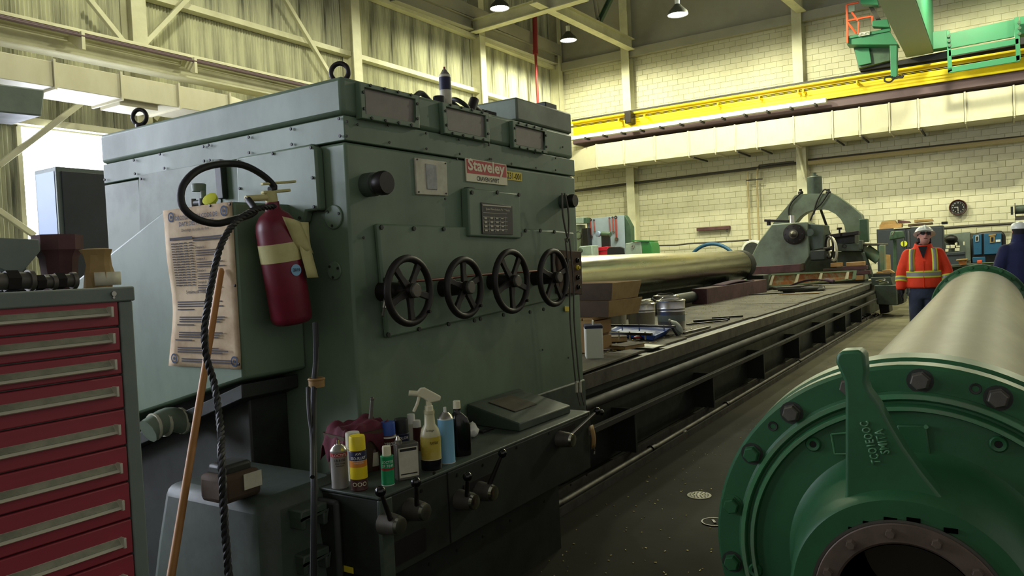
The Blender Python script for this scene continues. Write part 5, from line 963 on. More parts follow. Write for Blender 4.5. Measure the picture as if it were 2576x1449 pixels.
# ================================================================ flanged dryer cylinder, right
c0 = V(2.35, .212, .600); c1 = V(11.0, .225, .705); ax = (c1-c0).normalized(); LEN = (c1-c0).length
fy = (EY-ax*EY.dot(ax)).normalized(); fz = ax.cross(fy)
def FP(u, v, t=0.0):        # point on the flange face plane
    d = (A(u, v, x=3)-CAM); o = c0+ax*t; return CAM+d*((o-CAM).dot(ax)/d.dot(ax))
cy = thing('dryer_cylinder', 'long grey cylinder with bolted green flanged ends lying on the floor at right', 'cylinder', (6, .2, 0))
MB().lathe(c0, ax, [(.15, .475), (.25, .462), (LEN-.1, .462)], 96).build('shell', 'greybody', cy, smooth=30)
MB().ring(c0, ax, [(0, .44), (0, .562), (.012, .572), (.075, .572), (.085, .566), (.085, .44)], 96).build('front_flange', 'greenpaint', cy, smooth=30)
MB().ring(c0, ax, [(.10, .46), (.10, .566), (.115, .578), (.19, .582), (.205, .57), (.23, .50), (.26, .47)], 96).build('rear_flange', 'greenpaint', cy, smooth=30)
MB().ring(c0, ax, [(.083, .45), (.083, .560), (.102, .560), (.102, .45)], 96).build('gasket', 'greybody', cy, smooth=30)
MB().lathe(c0, -ax, [(-.02, .50), (.004, .50), (.012, .492), (.012, .478), (.004, .472), (.004, .466), (.022, .46), (.022, .448), (.01, .444), (.014, .345), (.03, .328), (.07, .318), (.27, .286), (.282, .276), (.282, .2)], 96, cap=False).build('end_cap', 'greenpaint', cy, smooth=35)
MB().ring(c0, -ax, [(.018, .447), (.026, .449), (.026, .459), (.018, .461)], 96).build('ridge_ring', 'greenedge', cy, smooth=60); MB().ring(c0, -ax, [(.008, .478), (.0155, .48), (.0155, .492), (.008, .494)], 96).build('ridge_ring', 'greenedge', cy, smooth=60)
MB().ring(c0, -ax, [(.2, .168), (.286, .168), (.292, .174), (.292, .218), (.284, .224), (.2, .224)], 72).build('bearing_ring', 'bronze', cy, smooth=30); MB().ring(c0, -ax, [(.283, .222), (.289, .222), (.289, .229), (.283, .229)], 72).build('ring_edge', 'steel', cy, smooth=60)
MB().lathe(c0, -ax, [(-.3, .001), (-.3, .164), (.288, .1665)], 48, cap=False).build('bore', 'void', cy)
bsrc = None
def hexb(p, r, h, name='bolt', m='greenpaint', spin=0):
    return MB().lathe(p, -ax, [(0, r*1.15), (.004, r*1.15), (.0041, r), (h-.004, r), (h, r*.86)], 6).build(name, m, cy, smooth=20)
for i in range(18):
    a = math.radians(12+i*20); p = c0+(fy*math.cos(a)+fz*math.sin(a))*.53
    o = hexb(p, .024, .024, m='steeldull' if i in (2, 3, 4, 5) else 'greenpaint')
    MB().lathe(p, -ax, [(-.001, .034), (.0015, .034)], 18).build('washer_mark', 'machdark' if i % 3 else 'greenpaint', o)
for i in range(12):
    a = math.radians(20+i*30); p = c0-ax*.292+(fy*math.cos(a)+fz*math.sin(a))*.196; hexb(p, .012, .012, m='bronze')
for u, v in ((2046, 1117), (2512, 1117), (1901, 1434)):
    p = FP(u, v, -.012); o = MB().ring(p, -ax, [(0, .009), (.006, .010), (.008, .018), (.003, .022), (0, .022)], 24).build('plug', 'greenpaint', cy); MB().lathe(p, -ax, [(0, .009), (.002, .009)], 12).build('plug_hole', 'black', o)
for u, v in ((1944, 1072), (2454, 978)): p = FP(u, v, 0); MB().ring(p, -ax, [(-.002, .008), (.002, .009), (.003, .014), (-.001, .016)], 18).build('plug', 'machdark', cy)
p = FP(2478, 1360, -.1); hexb(p, .035, .03)
for u in ((2150, 1333), (2187, 1318), (2240, 1308), (2298, 1309), (2392, 1335)):
    q = FP(*u, -.284); MB().box(q, (.006, .030, .011), Matrix.Rotation(0, 3, 'X')).build('slot', 'void', cy)
o = MB().prism([FP(u, v, -.024) for u, v in ((2255, 1070), (2330, 1070), (2345, 1170), (2318, 1172), (2262, 1100))], ax*.012).build('name_pad', 'greenpaint', cy, bevel=.004)
for u, v in ((2330, 1073), (2343, 1168)): q = FP(u, v, -.025); MB().cyl(q, q-ax*.006, .006, n=8).build('rivet', 'greenedge', o)
w_ = [(2091, 1092), (2130, 1089), (2130, 1142), (2100, 1142)]; m = MB()
for i in range(4): m.tube([FP(*w_[i], -.02), FP(*w_[(i+1) % 4], -.02)], .0025, 6, 1)
m.build('raised_outline', 'greenedge', cy)
# lever arm cast on the cap
AT = -.24
ao = [(2103, 897), (2109, 887), (2120, 883), (2158, 881), (2170, 886), (2176, 898), (2179, 935), (2177, 960), (2186, 985), (2212, 1020), (2240, 1072), (2272, 1125), (2318, 1190), (2368, 1252), (2420, 1300), (2360, 1335), (2230, 1320), (2060, 1330), (2090, 1290), (2126, 1252), (2126, 1100), (2126, 1000), (2124, 962), (2112, 935), (2102, 912)]
MB().prism([FP(u, v, AT) for u, v in ao], ax*.07).build('lever_arm', 'greenpaint', cy, bevel=.008, seg=3)
rd = (FP(2175, 1060, AT)-FP(2205, 1160, AT)).normalized(); lu = ax.cross(rd); lu = -lu if (FP(2100, 1100, AT)-FP(2150, 1100, AT)).dot(lu) < 0 else lu
def cast(b, u, v, w, h):
    o = txt(b, FP(u, v, AT), rd, lu, 'greenedge', cy, w=w, h=h, bold=.02, extrude=0, name='cast_lettering'); q = o.modifiers.new('solid', 'SOLIDIFY'); q.thickness = .008; q.offset = 0
cast('TCO1EOOC', 2217, 1166, (FP(2188, 1058, AT)-FP(2217, 1166, AT)).length, .022); cast('SMITA', 2240, 1140, (FP(2223, 1077, AT)-FP(2240, 1140, AT)).length, .022)
# far flange
cf = c0+ax*(LEN-.1); MB().ring(cf, ax, [(0, .44), (0, .525), (.01, .535), (.09, .535), (.1, .525), (.1, .44)], 96).build('far_flange', 'greenpaint', cy, smooth=30); MB().ring(cf, -ax, [(0, .46), (.06, .462), (.03, .475), (0, .5)], 96).build('far_fillet', 'greenpaint', cy, smooth=60)
for i in range(20):
    a = math.radians(9+i*18); p = cf+(fy*math.cos(a)+fz*math.sin(a))*.503; hexb(p, .022, .022)
MB().lathe(cf+ax*.1, ax, [(0, .44), (.05, .3), (.3, .25)], 32).build('far_cap', 'greenpaint', cy)
for x in (3.6, 9.8):
    MB().bx(x-.08, x+.08, -.35, .75, 0, .15).build('cradle_beam', 'oldwood', cy, bevel=.01); MB().prism([(x-.07, .45, .15), (x-.07, .72, .15), (x-.07, .72, .4)], (.14, 0, 0)).prism([(x-.07, -.05, .15), (x-.07, -.32, .15), (x-.07, -.32, .4)], (.14, 0, 0)).build('chock', 'oldwood', cy)
# floor drains
p = A(1759, 1247, z=0); t = thing('floor_drain', 'pale round perforated drain grate on the dark floor', 'drain', p); MB().lathe(p, EZ, [(0, .075), (.004, .075), (.006, .07)], 32).build('grate', 'offwhite', t)
for r_, n_ in ((.02, 5), (.038, 10), (.056, 15)):
    for i in range(n_): a = 2*math.pi*i/n_; q = p+V(math.cos(a)*r_, math.sin(a)*r_, .0062); MB().lathe(q, EZ, [(0, .0055), (.0006, .0055)], 8).build('hole', 'void', t)
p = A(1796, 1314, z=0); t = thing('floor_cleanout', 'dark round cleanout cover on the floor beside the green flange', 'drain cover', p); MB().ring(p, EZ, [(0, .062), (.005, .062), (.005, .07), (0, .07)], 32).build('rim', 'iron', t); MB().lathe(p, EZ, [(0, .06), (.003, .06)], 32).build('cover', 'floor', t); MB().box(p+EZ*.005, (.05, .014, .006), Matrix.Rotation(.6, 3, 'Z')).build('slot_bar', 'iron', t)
# ================================================================ things along the far wall
FX = 26.0
def solid(us, x, dx, name, m_, par, bv=.01, to=None):      # to: the height its foot stands on
    P = [A(u, v, x=x) for u, v in us]
    if to is not None:
        zm = min(p.z for p in P)+.2
        for p in P:
            if p.z < zm: p.z = to
    return MB().prism(P, (dx, 0, 0)).build(name, m_, par, bevel=bv)
t = thing('storage_cabinet', 'dark grey two-door storage cabinet against the block wall behind the worker', 'cabinet', (FX+.3, 3, 0))
a, b = A(2205, 582, x=FX), A(2372, 562, x=FX); zc_ = (a.z+b.z)/2
MB().bx(FX, FX+.6, b.y, a.y, 0, zc_).build('case', 'cabinetblue', t, bevel=.01); ym = A(2279, 570, x=FX).y
for y0, y1 in ((b.y+.03, ym-.01), (ym+.01, a.y-.03)): dd = MB().bx(FX-.03, FX-.001, y0, y1, .1, zc_-.05).build('door', 'cabinetblue', t, bevel=.006); MB().bx(FX-.06, FX-.03, (y0+.05 if y0 > ym else y1-.08), (y0+.08 if y0 > ym else y1-.05), zc_-.6, zc_-.1).build('handle', 'steel', dd)
p = A(2274, 613, x=FX-.035); MB().lathe(p, (-1, 0, 0), [(0, .09), (.004, .09)], 24).build('yellow_sticker', 'tapeyellow', t)
for us, x, m_, lb in (([(2212, 578), (2268, 572), (2268, 562), (2212, 566)], 26.1, 'palewood', 'pale wooden box on the left of the grey cabinet'), ([(2214, 566), (2256, 563), (2250, 554), (2218, 557)], 26.2, 'cardboard', 'brown carton on top of the pale wooden box'), ([(2258, 562), (2290, 560), (2286, 556), (2258, 553)], 26.2, 'oldwood', 'open dark box beside the brown carton'), ([(2284, 570), (2345, 564), (2345, 559), (2284, 564)], 26.1, 'carddark', 'flat dark boards stacked on the grey cabinet'), ([(2300, 560), (2348, 556), (2344, 551), (2300, 553)], 26.15, 'cardboard', 'flat tan boards topping the cabinet stack'), ([(2368, 564), (2383, 563), (2383, 557), (2368, 558)], 26.1, 'black', 'small black box at the right end of the cabinet'), ([(2248, 577), (2290, 573), (2290, 571), (2248, 574)], 25.95, 'offwhite', 'thin pale board at the front edge of the cabinet')):
    tag(MB().prism([A(u, v, x=x) for u, v in us], (.4, 0, 0)).build('stacked_box', m_, bevel=.006), lb, 'box', 'boxes on the grey cabinet')
t = thing('drill_press', 'dark green pillar machine standing before the grey cabinet', 'machine', A(2250, 690, x=24.5)); solid([(2236, 605), (2274, 598), (2270, 580), (2240, 582)], 24.5, .4, 'head', 'dullgreen', t, .03); solid([(2246, 604), (2254, 604), (2256, 700), (2246, 700)], 24.6, .2, 'pillar', 'dullgreen', t, to=.1); q_ = A(2254, 700, x=24.6); MB().bx(24.3, 25.0, q_.y-.25, q_.y+.25, 0, .1).build('base', 'dullgreen', t, bevel=.01); MB().tube([A(2250, 582, x=24.45), A(2244, 592, x=24.4)], .02, 6, 1).build('lever', 'steel', t)
qb = [A(u, v, x=24.0) for u, v in ((2225, 690), (2244, 692), (2239, 641), (2224, 640))]; qb[0].z = qb[1].z = 0
tag(MB().prism(qb, (.05, 0, 0)).build('plywood_board', 'palewood', bevel=.004), 'orange-tan board standing upright before the grey cabinet', 'board')
t = thing('parts_chest', 'small grey tool chest topped with pale boxes right of the worker', 'tool chest', A(2400, 665, x=FX)); q0 = [(2382, 636), (2427, 633), (2428, 668), (2382, 670)]
solid(q0, FX-.2, .5, 'chest', 'cabinetblue', t, to=.82); solid([(2382, 642), (2427, 639), (2427, 640), (2382, 643)], FX-.22, .03, 'drawer_gap', 'black', t, 0)
for us, lb_ in zip(([(2378, 634), (2386, 633), (2386, 626), (2378, 627)], [(2380, 625), (2389, 625), (2389, 617), (2380, 617)], [(2391, 625), (2402, 624), (2402, 616), (2391, 616)], [(2405, 623), (2415, 622), (2415, 618), (2405, 618)], [(2402, 632), (2414, 631), (2414, 624), (2402, 625)], [(2402, 618), (2408, 617), (2408, 610), (2402, 611)], [(2423, 617), (2427, 617), (2427, 608), (2423, 608)]), ['pale carton at the left end of the grey tool chest', 'pale carton left in the upper row over the tool chest', 'pale carton second in the upper row over the tool chest', 'flat pale carton right in the upper row over the tool chest', 'pale carton in the middle on the grey tool chest', 'small pale carton standing highest over the tool chest', 'narrow pale carton farthest right over the tool chest']): tag(MB().prism([A(u, v, x=FX-.1) for u, v in us], (.15, 0, 0)).build('parts_carton', 'offwhite', bevel=.006), lb_, 'carton', 'pale cartons by the tool chest')
tag(MB().prism([A(u, v, x=27.3) for u, v in ((2376, 590), (2440, 583), (2440, 655), (2376, 660))], (.195, 0, 0)).build('tool_board', 'cabgrey', bevel=.004), 'grey tool board on the wall behind the small tool chest', 'board')
tag(MB().sph(A(2392, 602, x=27.15), .16, (1, 1.2, .9)).sph(A(2404, 612, x=27.2), .09).build('hanging_hoist', 'black'), 'black tangle of hose hanging on the grey tool board', 'hose')
t = thing('equipment_locker', 'blue two-door metal locker set in a rounded black frame', 'locker', A(2480, 650, x=FX)); solid([(2440, 600), (2450, 588), (2470, 583), (2520, 580), (2530, 590), (2532, 635), (2450, 642), (2441, 634)], FX+.1, .5, 'frame', 'black', t, .06, to=.82); solid([(2448, 591), (2469, 589), (2470, 640), (2449, 641)], FX, .12, 'door', 'tealblue', t); d_ = solid([(2475, 588), (2519, 586), (2520, 638), (2475, 640)], FX, .12, 'door', 'tealblue', t)
for us, m_ in (([(2454, 593), (2462, 592), (2462, 607), (2454, 608)], 'white'), ([(2455.5, 595), (2460.5, 594.5), (2460.5, 605), (2455.5, 606)], 'black'), ([(2490, 595), (2502, 594), (2502, 610), (2490, 611)], 'cardboard'), ([(2493, 597), (2499, 596.5), (2499, 607), (2493, 608)], 'black'), ([(2487, 590), (2505, 588), (2505, 592), (2487, 594)], 'cardboard'), ([(2505, 603), (2517, 602), (2517, 608), (2505, 609)], 'white')): solid(us, FX-.02-.01*(m_ == 'black'), .02, 'vent', m_, t, 0)
t = thing('carry_case', 'blue carry case with an orange latch on the bench', 'case', A(2463, 660, x=25.0)); solid([(2446, 648), (2478, 646), (2479, 660), (2447, 661)], 25.0, .3, 'case', 'tealblue', t); solid([(2458, 655), (2470, 654), (2470, 662), (2458, 662)], 24.96, .04, 'latch', 'orange', t)
t = thing('workbench', 'dark workbench with a pale edge behind the far flange', 'bench', A(2490, 700, x=25)); solid([(2378, 668), (2560, 658), (2560, 664), (2378, 674)], 24.8, 1.8, 'bench_top', 'machd', t); solid([(2380, 674), (2556, 664), (2556, 720), (2380, 725)], 25.2, .4, 'bench_body', 'machdark', t, to=0); solid([(2470, 660.5), (2556, 656.5), (2556, 658.5), (2470, 662.5)], 24.75, .06, 'edge_strip', 'padgreen', t, 0)
t = thing('vise', 'rusty orange machine vise standing on the workbench', 'vise', A(2420, 668, x=24.9)); solid([(2405, 653), (2434, 650), (2434, 654), (2405, 656)], 24.7, .2, 'jaw', 'cardboard', t); solid([(2410, 656), (2432, 654), (2430, 666), (2414, 668)], 24.75, .2, 'body', 'rust', t)
p = A(2566, 527, x=26.8); t = thing('hose_reel', 'grey hose reel on a wall bracket at the right edge', 'hose reel', p)
for k in (-.12, .12): MB().lathe(p+EY*k, EY, [(-.01, .2), (.01, .2)], 24).build('reel_side', 'conduit', t)
MB().cyl(p-EY*.12, p+EY*.12, .13, n=20).build('coiled_hose', 'machd', t); MB().box(p+V(0, .2, -.02), (.1, .06, .24)).build('crank', 'machdark', t); MB().box(p-EZ*.25, (.2, .25, .12)).build('bracket', 'conduit', t)
# pegboard corner behind the roll
PX = 24.2
t = thing('pegboard', 'pale blue-grey pegboard panel hung with wrenches behind the roll', 'pegboard', A(1520, 640, x=PX)); solid([(1476, 551), (1569, 541), (1571, 640), (1480, 640)], PX, .06, 'board', 'pegboard', t, .004, to=.9); solid([(1569, 541), (1574, 546), (1587, 570), (1587, 640), (1572, 640)], PX+.1, .3, 'side_gear', 'dullgreen', t, to=.9)
for u, v0, v1, k, lb in ((1485, 553, 596, 1.4, 'leftmost wrench on the pegboard'), (1494, 554, 583, .8, 'short wrench second from left on the pegboard'), (1533, 549, 584, .8, 'left wrench of the close trio on the pegboard'), (1541, 547, 583, .9, 'middle wrench of the close trio on the pegboard'), (1549, 547, 602, 1.4, 'longest red wrench on the pegboard')):
    a, b = A(u, v0, x=PX-.04), A(u+2, v1, x=PX-.04); R = rot_to(b-a, (-1, 0, 0)); tw_ = thing('wrench', lb, 'wrench', b, 'wrenches on the pegboard'); MB().box((a+b)/2, ((b-a).length, .045*k, .02), R).build('shank', 'wrench', tw_, bevel=.006)
    MB().ring(a, (-1, 0, 0), [(-.012, .02*k), (.012, .02*k), (.012, .04*k), (-.012, .04*k)], 12).build('ring_end', 'iron', tw_); MB().ring(b, (-1, 0, 0), [(-.012, .025*k), (.012, .025*k), (.012, .055*k), (-.012, .055*k)], 6).build('open_end', 'steel', tw_)
t = thing('bench_grinder', 'dark grinder with a pale blue wheel in front of the pegboard', 'grinder', A(1520, 600, x=23.6)); p = A(1507, 589, x=23.6); MB().cyl(p+V(0, -.1, 0), A(1536, 590, x=23.6), .09, n=16).build('motor', 'dullgreen', t); MB().lathe(p, (-.75, .3, 0), [(0, .1), (.08, .1), (.09, .07)], 20).build('wheel', 'blueboxlight', t); q_ = A(1524, 598, x=23.6); MB().bx(q_.x-.05, q_.x+.05, q_.y-.15, q_.y+.15, .9, q_.z+.05).build('stand', 'black', t)
t = thing('grey_lathe', 'small grey-and-green bench machine right of the pegboard', 'machine', A(1610, 632, x=23.5)); solid([(1573, 612), (1613, 607), (1617, 640), (1570, 640)], 23.5, .7, 'head', 'machgrey', t, .02, to=.9); solid([(1613, 607), (1636, 609), (1640, 622), (1640, 640), (1616, 640)], 23.5, .7, 'gear_cover', 'machgreen', t, .02, to=.9); solid([(1590, 604), (1632, 605), (1632, 608), (1590, 607)], 23.45, .8, 'top', 'machgreen', t, .005); MB().ring(A(1592, 620, x=23.48), (-1, 0, 0), [(0, .03), (.02, .03), (.02, .06), (0, .06)], 16).build('chuck', 'steel', t)
t = thing('red_toolbox', 'bright red toolbox below the pegboard', 'toolbox', V(23.4, A(1513, 640, x=23.2).y, .9)); solid([(1497, 623), (1528, 620), (1530, 642), (1499, 642)], 23.2, .4, 'box', 'pink', t, .01, to=.9); solid([(1500, 631), (1526, 629), (1526, 630), (1500, 632)], 23.18, .02, 'lid_seam', 'carddark', t, 0)
t = thing('shop_chair', 'black padded chair back in front of the red toolbox', 'chair', A(1548, 650, x=22.0)); q = [A(u, v, x=22.0) for u, v in ((1527, 642), (1527, 626), (1533, 621), (1560, 620), (1569, 624), (1570, 640), (1568, 650), (1528, 650))]; MB().prism(q, (.08, 0, 0)).build('backrest', 'black', t, bevel=.02); cc = A(1548, 650, x=22.05); MB().bx(cc.x-.35, cc.x+.1, cc.y-.25, cc.y+.25, .42, .5).build('seat', 'black', t, bevel=.02); MB().bx(cc.x, cc.x+.05, cc.y-.03, cc.y+.03, .05, 1.2).build('post', 'iron', t); MB().bx(cc.x-.28, cc.x+.28, cc.y-.03, cc.y+.03, 0, .05).bx(cc.x-.03, cc.x+.03, cc.y-.28, cc.y+.28, 0, .049).build('foot', 'iron', t)
t = thing('grey_gearbox', 'pale grey gearbox beside the headstock edge, above the roll', 'gearbox', V(22.8, A(1472, 640, x=22.6).y, .9)); solid([(1456, 620), (1489, 617), (1490, 645), (1456, 645)], 22.6, .5, 'case', 'machgrey', t, .03, to=.9); MB().lathe(A(1461, 630, x=22.6), (-1, 0, 0), [(0, .08), (.05, .08), (.06, .05)], 16).build('shaft_cover', 'machd', t)
t = thing('milling_machine', 'dark upright machine left of the pegboard, cut by the headstock', 'machine', A(1462, 640, x=24)); solid([(1446, 548), (1465, 546), (1465, 562), (1446, 563)], 23.8, .4, 'motor', 'machgrey', t); solid([(1464, 549), (1476, 547), (1476, 562), (1464, 562)], 23.9, .3, 'box', 'dullgreen', t); solid([(1464, 575), (1478, 573), (1480, 620), (1466, 620)], 23.9, .3, 'column', 'black', t, to=.9); solid([(1446, 565), (1460, 565), (1462, 620), (1446, 620)], 24.0, .4, 'body', 'machlight', t, to=.9); MB().torus(A(1455, 592, x=23.7), (-1, 0, 0), .13, .016).build('handwheel', 'black', t)
ya_, yb_ = A(1440, 650, x=23).y, A(1650, 650, x=23).y
t = thing('long_bench', 'long workbench behind the polished roll carrying the small machines', 'bench', V(23.6, (ya_+yb_)/2, 0)); MB().bx(22.4, 24.6, yb_, ya_, .82, .9).build('bench_top', 'oldwood', t, bevel=.005)
for y_ in (yb_+.1, ya_-.1):
    for x_ in (22.5, 24.5): MB().bx(x_-.05, x_+.05, y_-.05, y_+.05, 0, .82).build('leg', 'machdark', t)
p = A(1790, 636, x=24.5); p.z = .42; R_ = A(1790, 608, x=24.5).z-.42; tag(MB().torus(V(24.5, p.y, R_/2+.03 if False else (A(1790, 609, x=24.5).z)/2), (-1, .1, 0), A(1790, 609, x=24.5).z/2-.06, .06, 48, 10).build('blue_hoop', 'tealblue'), 'dark blue hoop standing behind the polished roll', 'ring')
p = A(1892, 628, x=25); t = thing('white_drum', 'white round-topped tank behind the tailstock', 'tank', V(25, p.y, 0)); zt2 = A(1892, 604, x=25).z; MB().prism([V(25, p.y+.36*math.cos(a), zt2-.36+.36*math.sin(a)) for a in [math.pi*i/12 for i in range(13)]]+[V(25, p.y-.36, 0), V(25, p.y+.36, 0)], (.5, 0, 0)).build('shell', 'white', t, bevel=.02); MB().prism([V(24.99, p.y+.29*math.cos(a), zt2-.36+.29*math.sin(a)) for a in [math.pi*i/12 for i in range(13)]]+[V(24.99, p.y-.29, .9), V(24.99, p.y+.29, .9)], (.01, 0, 0)).build('dark_front', 'machdark', t)
t = thing('stand_frame', 'white stand with a green panel between roll and tailstock', 'stand', A(1880, 690, x=22)); solid([(1872, 642), (1886, 641), (1886, 645), (1872, 646)], 22, .06, 'rail', 'white', t, 0); solid([(1883, 641), (1886, 641), (1887, 700), (1884, 700)], 22, .06, 'post', 'white', t, 0, to=0); solid([(1874, 664), (1884, 664), (1884, 690), (1875, 690)], 22, .05, 'panel', 'machgreen', t, 0, to=0); solid([(1876, 652), (1883, 650), (1884, 656), (1878, 664), (1874, 660)], 21.98, .02, 'ribbon', 'tapeyellow', t, 0)
# ================================================================ people
def xf(P, ang):
    R = Matrix.Rotation(ang, 3, 'Z'); return lambda x, y, z: P+R@V(x, y, z)   # local: x to the person's left, y forward
def ell(T, cx, cy, z, a, b, n=20, tilt=0): return [T(cx+a*math.cos(2*math.pi*i/n), cy+b*math.sin(2*math.pi*i/n), z+tilt*math.sin(2*math.pi*i/n)) for i in range(n)]
def limb(m, T, pts, rs):
    P = [T(*p) for p in pts]; k = len(P)-1
    def rf(t): x = t*k; i = min(int(x), k-1); return rs[i]+(rs[i+1]-rs[i])*(x-i)
    m.tube(P, rf, 12, 5); m.sph(P[0], rs[0], n=12, m=8); m.sph(P[-1], rs[-1], n=12, m=8)
def fuse(o, vox=.012, it=4):
    q = o.modifiers.new('fuse', 'REMESH'); q.mode = 'VOXEL'; q.voxel_size = vox; q.use_smooth_shade = True
    s = o.modifiers.new('soft', 'SMOOTH'); s.iterations = it; s.factor = .5; return o
def person(P, ang, lb, jacket, legs, hat, front, arms):
    arms = [[(q*x_, y_, z_) for x_, y_, z_ in a_] for q, a_ in zip((1, -1), arms)]
    T = xf(Vector(P), ang); t = thing('person', lb, 'person', P)
    hc = (-.02, .05, 1.615) if front else (0, .03, 1.63)
    m = MB()
    m.loft([ell(T, 0, 0, .86, .15, .10), ell(T, 0, 0, 1.0, .15, .10), ell(T, 0, .01, 1.2, .155, .105), ell(T, 0, 0, 1.36, .17, .10), ell(T, 0, 0, 1.44, .12, .08), ell(T, 0, .01, 1.5, .062, .062), ell(T, -.005, .03, 1.58, .056, .06)])
    Rh = Matrix.Rotation(ang, 3, 'Z')@Matrix.Rotation(.42 if front else 0, 3, 'X')@Matrix.Rotation(.18 if front else 0, 3, 'Z')
    hcw = T(*hc)
    def H(x, y, z): return hcw+Rh@V(x, y, z)
    m.sph(H(0, 0, .02), .1, (.76, .93, 1.02), R=Rh); m.sph(H(0, .025, -.055), .07, (.85, .95, .9), R=Rh)
    m.sph(H(0, .098, -.012), .016, (.8, 1, 1.5), R=Rh)
    for s in (-1, 1): m.sph(H(s*.077, -.005, 0), .024, (.45, .8, 1.2), 10, 6, R=Rh)
    for s, a_ in zip((1, -1), arms):
        limb(m, T, [(s*.17, 0, 1.40)]+a_, [.055, .045, .038, .03])
        w = a_[-1]; hd = V(0, .01, -1)
        T2 = lambda x, y, z, w=w: T(w[0]+x, w[1]+y, w[2]+z)
        m.sph(T2(0, .008, -.05), .045, (.45, .8, 1.05), R=Matrix.Rotation(ang, 3, 'Z'))
        for k, (fy_, L_) in enumerate(((.034, .075), (.014, .085), (-.006, .08), (-.025, .062))): m.tube([T2(0, fy_, -.085), T2(-s*.006, fy_+.006, -.085-L_*.5), T2(-s*.02, fy_+.01, -.085-L_)], .0095, 8, 3)
        m.tube([T2(-s*.004, .035, -.03), T2(-s*.012, .062, -.06), T2(-s*.02, .066, -.095)], .0105, 8, 3)
        limb(m, T, [(s*.085, 0, .9), (s*.10, .02, .5), (s*.11, -.01, .09)], [.085, .055, .04]); m.sph(T(s*.115, .05, .045), .05, (.9, 2.3, .8), R=Matrix.Rotation(ang, 3, 'Z'))
    b = fuse(m.build('body', 'skin', t), .011, 3)
    j = MB(); e = 1.0
    j.loft([ell(T, 0, .01, .945, .215, .155), ell(T, 0, .01, 1.0, .215, .158), ell(T, 0, .01, 1.13, .205, .155), ell(T, 0, .01, 1.28, .215, .15), ell(T, 0, 0, 1.40, .205, .13), ell(T, 0, 0, 1.46, .15, .11), ell(T, 0, .0, 1.50, .105, .095)])
    for s, a_ in zip((1, -1), arms): limb(j, T, [(s*.17, 0, 1.385)]+a_[:2]+[tuple(V(*a_[1]).lerp(V(*a_[2]), .93))] if len(a_) > 2 else [(s*.17, 0, 1.385)]+a_[:1]+[tuple(V(*a_[0]).lerp(V(*a_[1]), .93))], [.092, .078, .066, .062][:len(a_)+1])
    jk = fuse(j.build('jacket', jacket, t), .014, 5)
    tr = MB(); tr.loft([ell(T, 0, 0, .80, .165, .12), ell(T, 0, 0, .9, .17, .125), ell(T, 0, 0, 1.0, .165, .12)])
    for s in (-1, 1): limb(tr, T, [(s*.088, 0, .86), (s*.105, .02, .5), (s*.115, -.01, .1)], [.105, .082, .075])
    fuse(tr.build('trousers', legs, t), .014, 4)
    for s in (-1, 1): MB().loft([ell(T, s*.115, .05, 0, .052, .14), ell(T, s*.115, .05, .03, .052, .14), ell(T, s*.115, .035, .075, .048, .11), ell(T, s*.115, -.005, .12, .05, .055)]).build('boot', 'black', t)
    if front:
        col = MB().loft([ell(T, 0, .0, 1.44, .135, .105), ell(T, 0, .005, 1.52, .105, .095, tilt=-.02), ell(T, 0, .01, 1.545, .095, .09, tilt=-.03), ell(T, 0, .01, 1.52, .07, .07)]).build('collar', jacket, t)
        MB().loft([ell(T, 0, .01, 1.40, .085, .1), ell(T, 0, .012, 1.50, .085, .088), ell(T, 0, .012, 1.545, .078, .08, tilt=-.02), ell(T, 0, .012, 1.52, .06, .06)]).build('hood', 'darkcloth', t); MB().prism([T(-.055, .1, 1.50), T(.055, .1, 1.50), T(0, .165, 1.33)], T(0, .1, 1.5)-T(0, .09, 1.5)).build('shirt_front', 'darkcloth', t)
        def band(z0, z1, k, m_): MB().loft([ell(T, 0, .01, z0, .215+k, .16+k, 40), ell(T, 0, .01, z1, .215+k, .16+k, 40)], cap=False).build('reflective_band', m_, t)
        band(1.085, 1.175, .002, 'tapeyellow'); band(1.105, 1.155, .004, 'tapesilver')
        for s in (-1, 1):
            for k, w, m_ in ((.002, .034, 'tapeyellow'), (.005, .018, 'tapesilver')):
                pts = [(1.47, .10), (1.44, .125), (1.38, .142), (1.28, .162), (1.17, .172)]
                MB().grid(lambda u, v: T(s*(.125+.012*math.sin(v*2))+(u-.5)*2*w, (lambda q: pts[int(q)][1]+(pts[min(int(q)+1, 4)][1]-pts[int(q)][1])*(q-int(q)))(v*4)*math.sqrt(max(.2, 1-((.125+abs(u-.5)*w)/.235)**2))/math.sqrt(1-(.125/.235)**2)*.86+k+.004, (lambda q: pts[int(q)][0]+(pts[min(int(q)+1, 4)][0]-pts[int(q)][0])*(q-int(q)))(v*4)), 4, 14).build('reflective_strap', m_, t, thick=.003)
            a_ = arms[0 if s == 1 else 1]; e1, e2 = T(*a_[-2]), T(*a_[-1])
            for f0, f1, k, m_ in ((.3, .62, .079, 'tapeyellow'), (.39, .53, .081, 'tapesilver')): MB().tube([e1.lerp(e2, f0), e1.lerp(e2, f1)], k, 18, 1).build('sleeve_band', m_, t)
        MB().tube([T(0, .168, 1.31), T(0, .17, 1.1), T(0, .17, .95)], .004, 6, 1).build('zipper', 'hivis', t)
        for s in (-1, 1):
            MB().sph(H(s*.032, .078, .022), .013, (1.1, .6, .7), 10, 6, R=Rh).build('eye', 'white', t); MB().ring(H(s*.036, .098, .022), Rh@V(s*.15, 1, 0), [(-.002, .022), (.002, .022), (.002, .028), (-.002, .028)], 16).build('lens_rim', 'black', t); MB().lathe(H(s*.036, .097, .022), Rh@V(s*.15, 1, 0), [(0, .023), (.001, .023)], 16).build('lens', 'plate', t); MB().tube([H(s*.06, .09, .024), H(s*.078, 0, .02)], .003, 6, 1).build('temple', 'black', t)
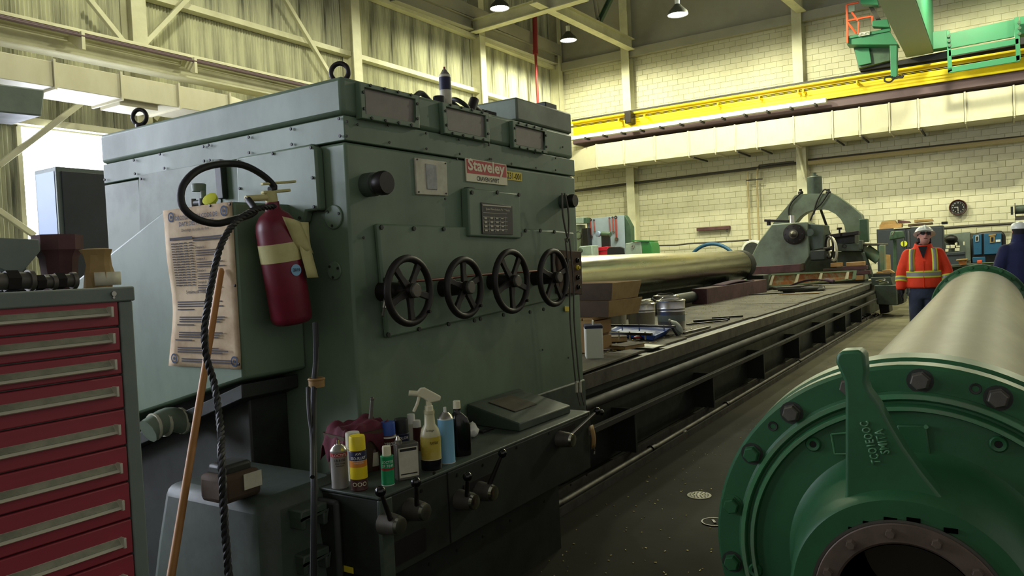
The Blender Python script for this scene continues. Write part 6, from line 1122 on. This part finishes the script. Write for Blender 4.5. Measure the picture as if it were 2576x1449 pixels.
        MB().sph(H(0, .088, -.055), .022, (1.1, .5, .22), 10, 6, R=Rh).build('mouth', 'oldwood', t)
        MB().loft([[H(.083*math.cos(a), -.01+.1*math.sin(a)*(.55 if math.sin(a) > 0 else 1), z) for a in [i*math.pi/10 for i in range(20)]] for z in (-.07, 0, .05)]).build('balaclava', 'darkcloth', t)
        hz = .045
        prof = [(0, .118), (.012, .116), (.05, .108), (.085, .085), (.11, .05), (.118, .003)]
        MB().lathe(H(0, -.005, hz), Rh@EZ, prof, 28).build('hard_hat', hat, t); MB().lathe(H(0, .012, hz-.004), Rh@EZ, [(0, .10), (.004, .132), (.01, .128), (.012, .1)], 28).build('hat_brim', hat, t); MB().tube([H(0, .11, hz+.03), H(0, .07, hz+.095), H(0, 0, hz+.118), H(0, -.08, hz+.09)], .012, 8).build('hat_ridge', hat, t)
    else:
        MB().lathe(H(0, -.005, .04), EZ, [(0, .098), (.03, .099), (.06, .09), (.085, .06), (.095, .004)], 24).build('cap', hat, t); MB().prism([H(-.06, .08, .04), H(.06, .08, .04), H(.045, .17, .035), H(-.045, .17, .035)], V(0, 0, .006)).build('cap_peak', hat, t); MB().loft([ell(T, 0, .01, 1.44, .12, .1), ell(T, 0, .01, 1.55, .095, .095), ell(T, 0, .01, 1.60, .088, .09)]).build('collar', jacket, t); MB().loft([[H(.082*math.cos(a), -.005+.098*math.sin(a), z) for a in [i*math.pi/10 for i in range(20)]] for z in (-.06, .04)]).build('hair', 'darkcloth', t)
    return t, T
P = A(2324, 700, x=11.5); P = V(11.5, P.y, 0); ang = math.atan2(-P.y, -P.x)-math.pi/2
tm, Tm = person(P, ang, 'worker in an orange reflective jacket and white hard hat looking up', 'hivis', 'jeans', 'hatwhite', True, [[(.255, -.01, 1.16), (.275, .05, .95)], [(.262, .0, 1.17), (.29, .06, .96)]])
for s, a_ in ((1, (.275, .05, .95)), (-1, (.29, .06, .96))):
    m = MB(); b = V(a_[0]*s, a_[1], a_[2])
    def g(x, y, z): return Tm(b.x+x, b.y+y, b.z+z)
    m.tube([g(0, 0, .03), g(0, .004, -.02), g(0, .008, -.08)], lambda q: .036+.012*math.sin(q*3), 10, 3)
    for fy_, L_ in ((.034, .075), (.014, .085), (-.006, .08), (-.025, .062)): m.tube([g(0, fy_, -.08), g(-s*.006, fy_+.006, -.085-L_*.5), g(-s*.02, fy_+.01, -.09-L_)], .0125, 8, 3)
    m.tube([g(-s*.004, .035, -.03), g(-s*.012, .062, -.06), g(-s*.02, .066, -.1)], .0135, 8, 3)
    fuse(m.build('glove', 'darkcloth', tm), .006, 2)
P2 = A(2569, 700, x=12.0); P2 = V(12.0, P2.y, 0); ang2 = math.atan2(P2.y, P2.x)-math.pi/2
person(P2, ang2+.25, 'person in a navy jacket and white cap seen from behind at the right edge', 'navyjacket', 'darkcloth', 'hatwhite', False, [[(.255, -.02, 1.15), (.265, .05, .93)], [(.255, -.02, 1.15), (.265, .05, .93)]])
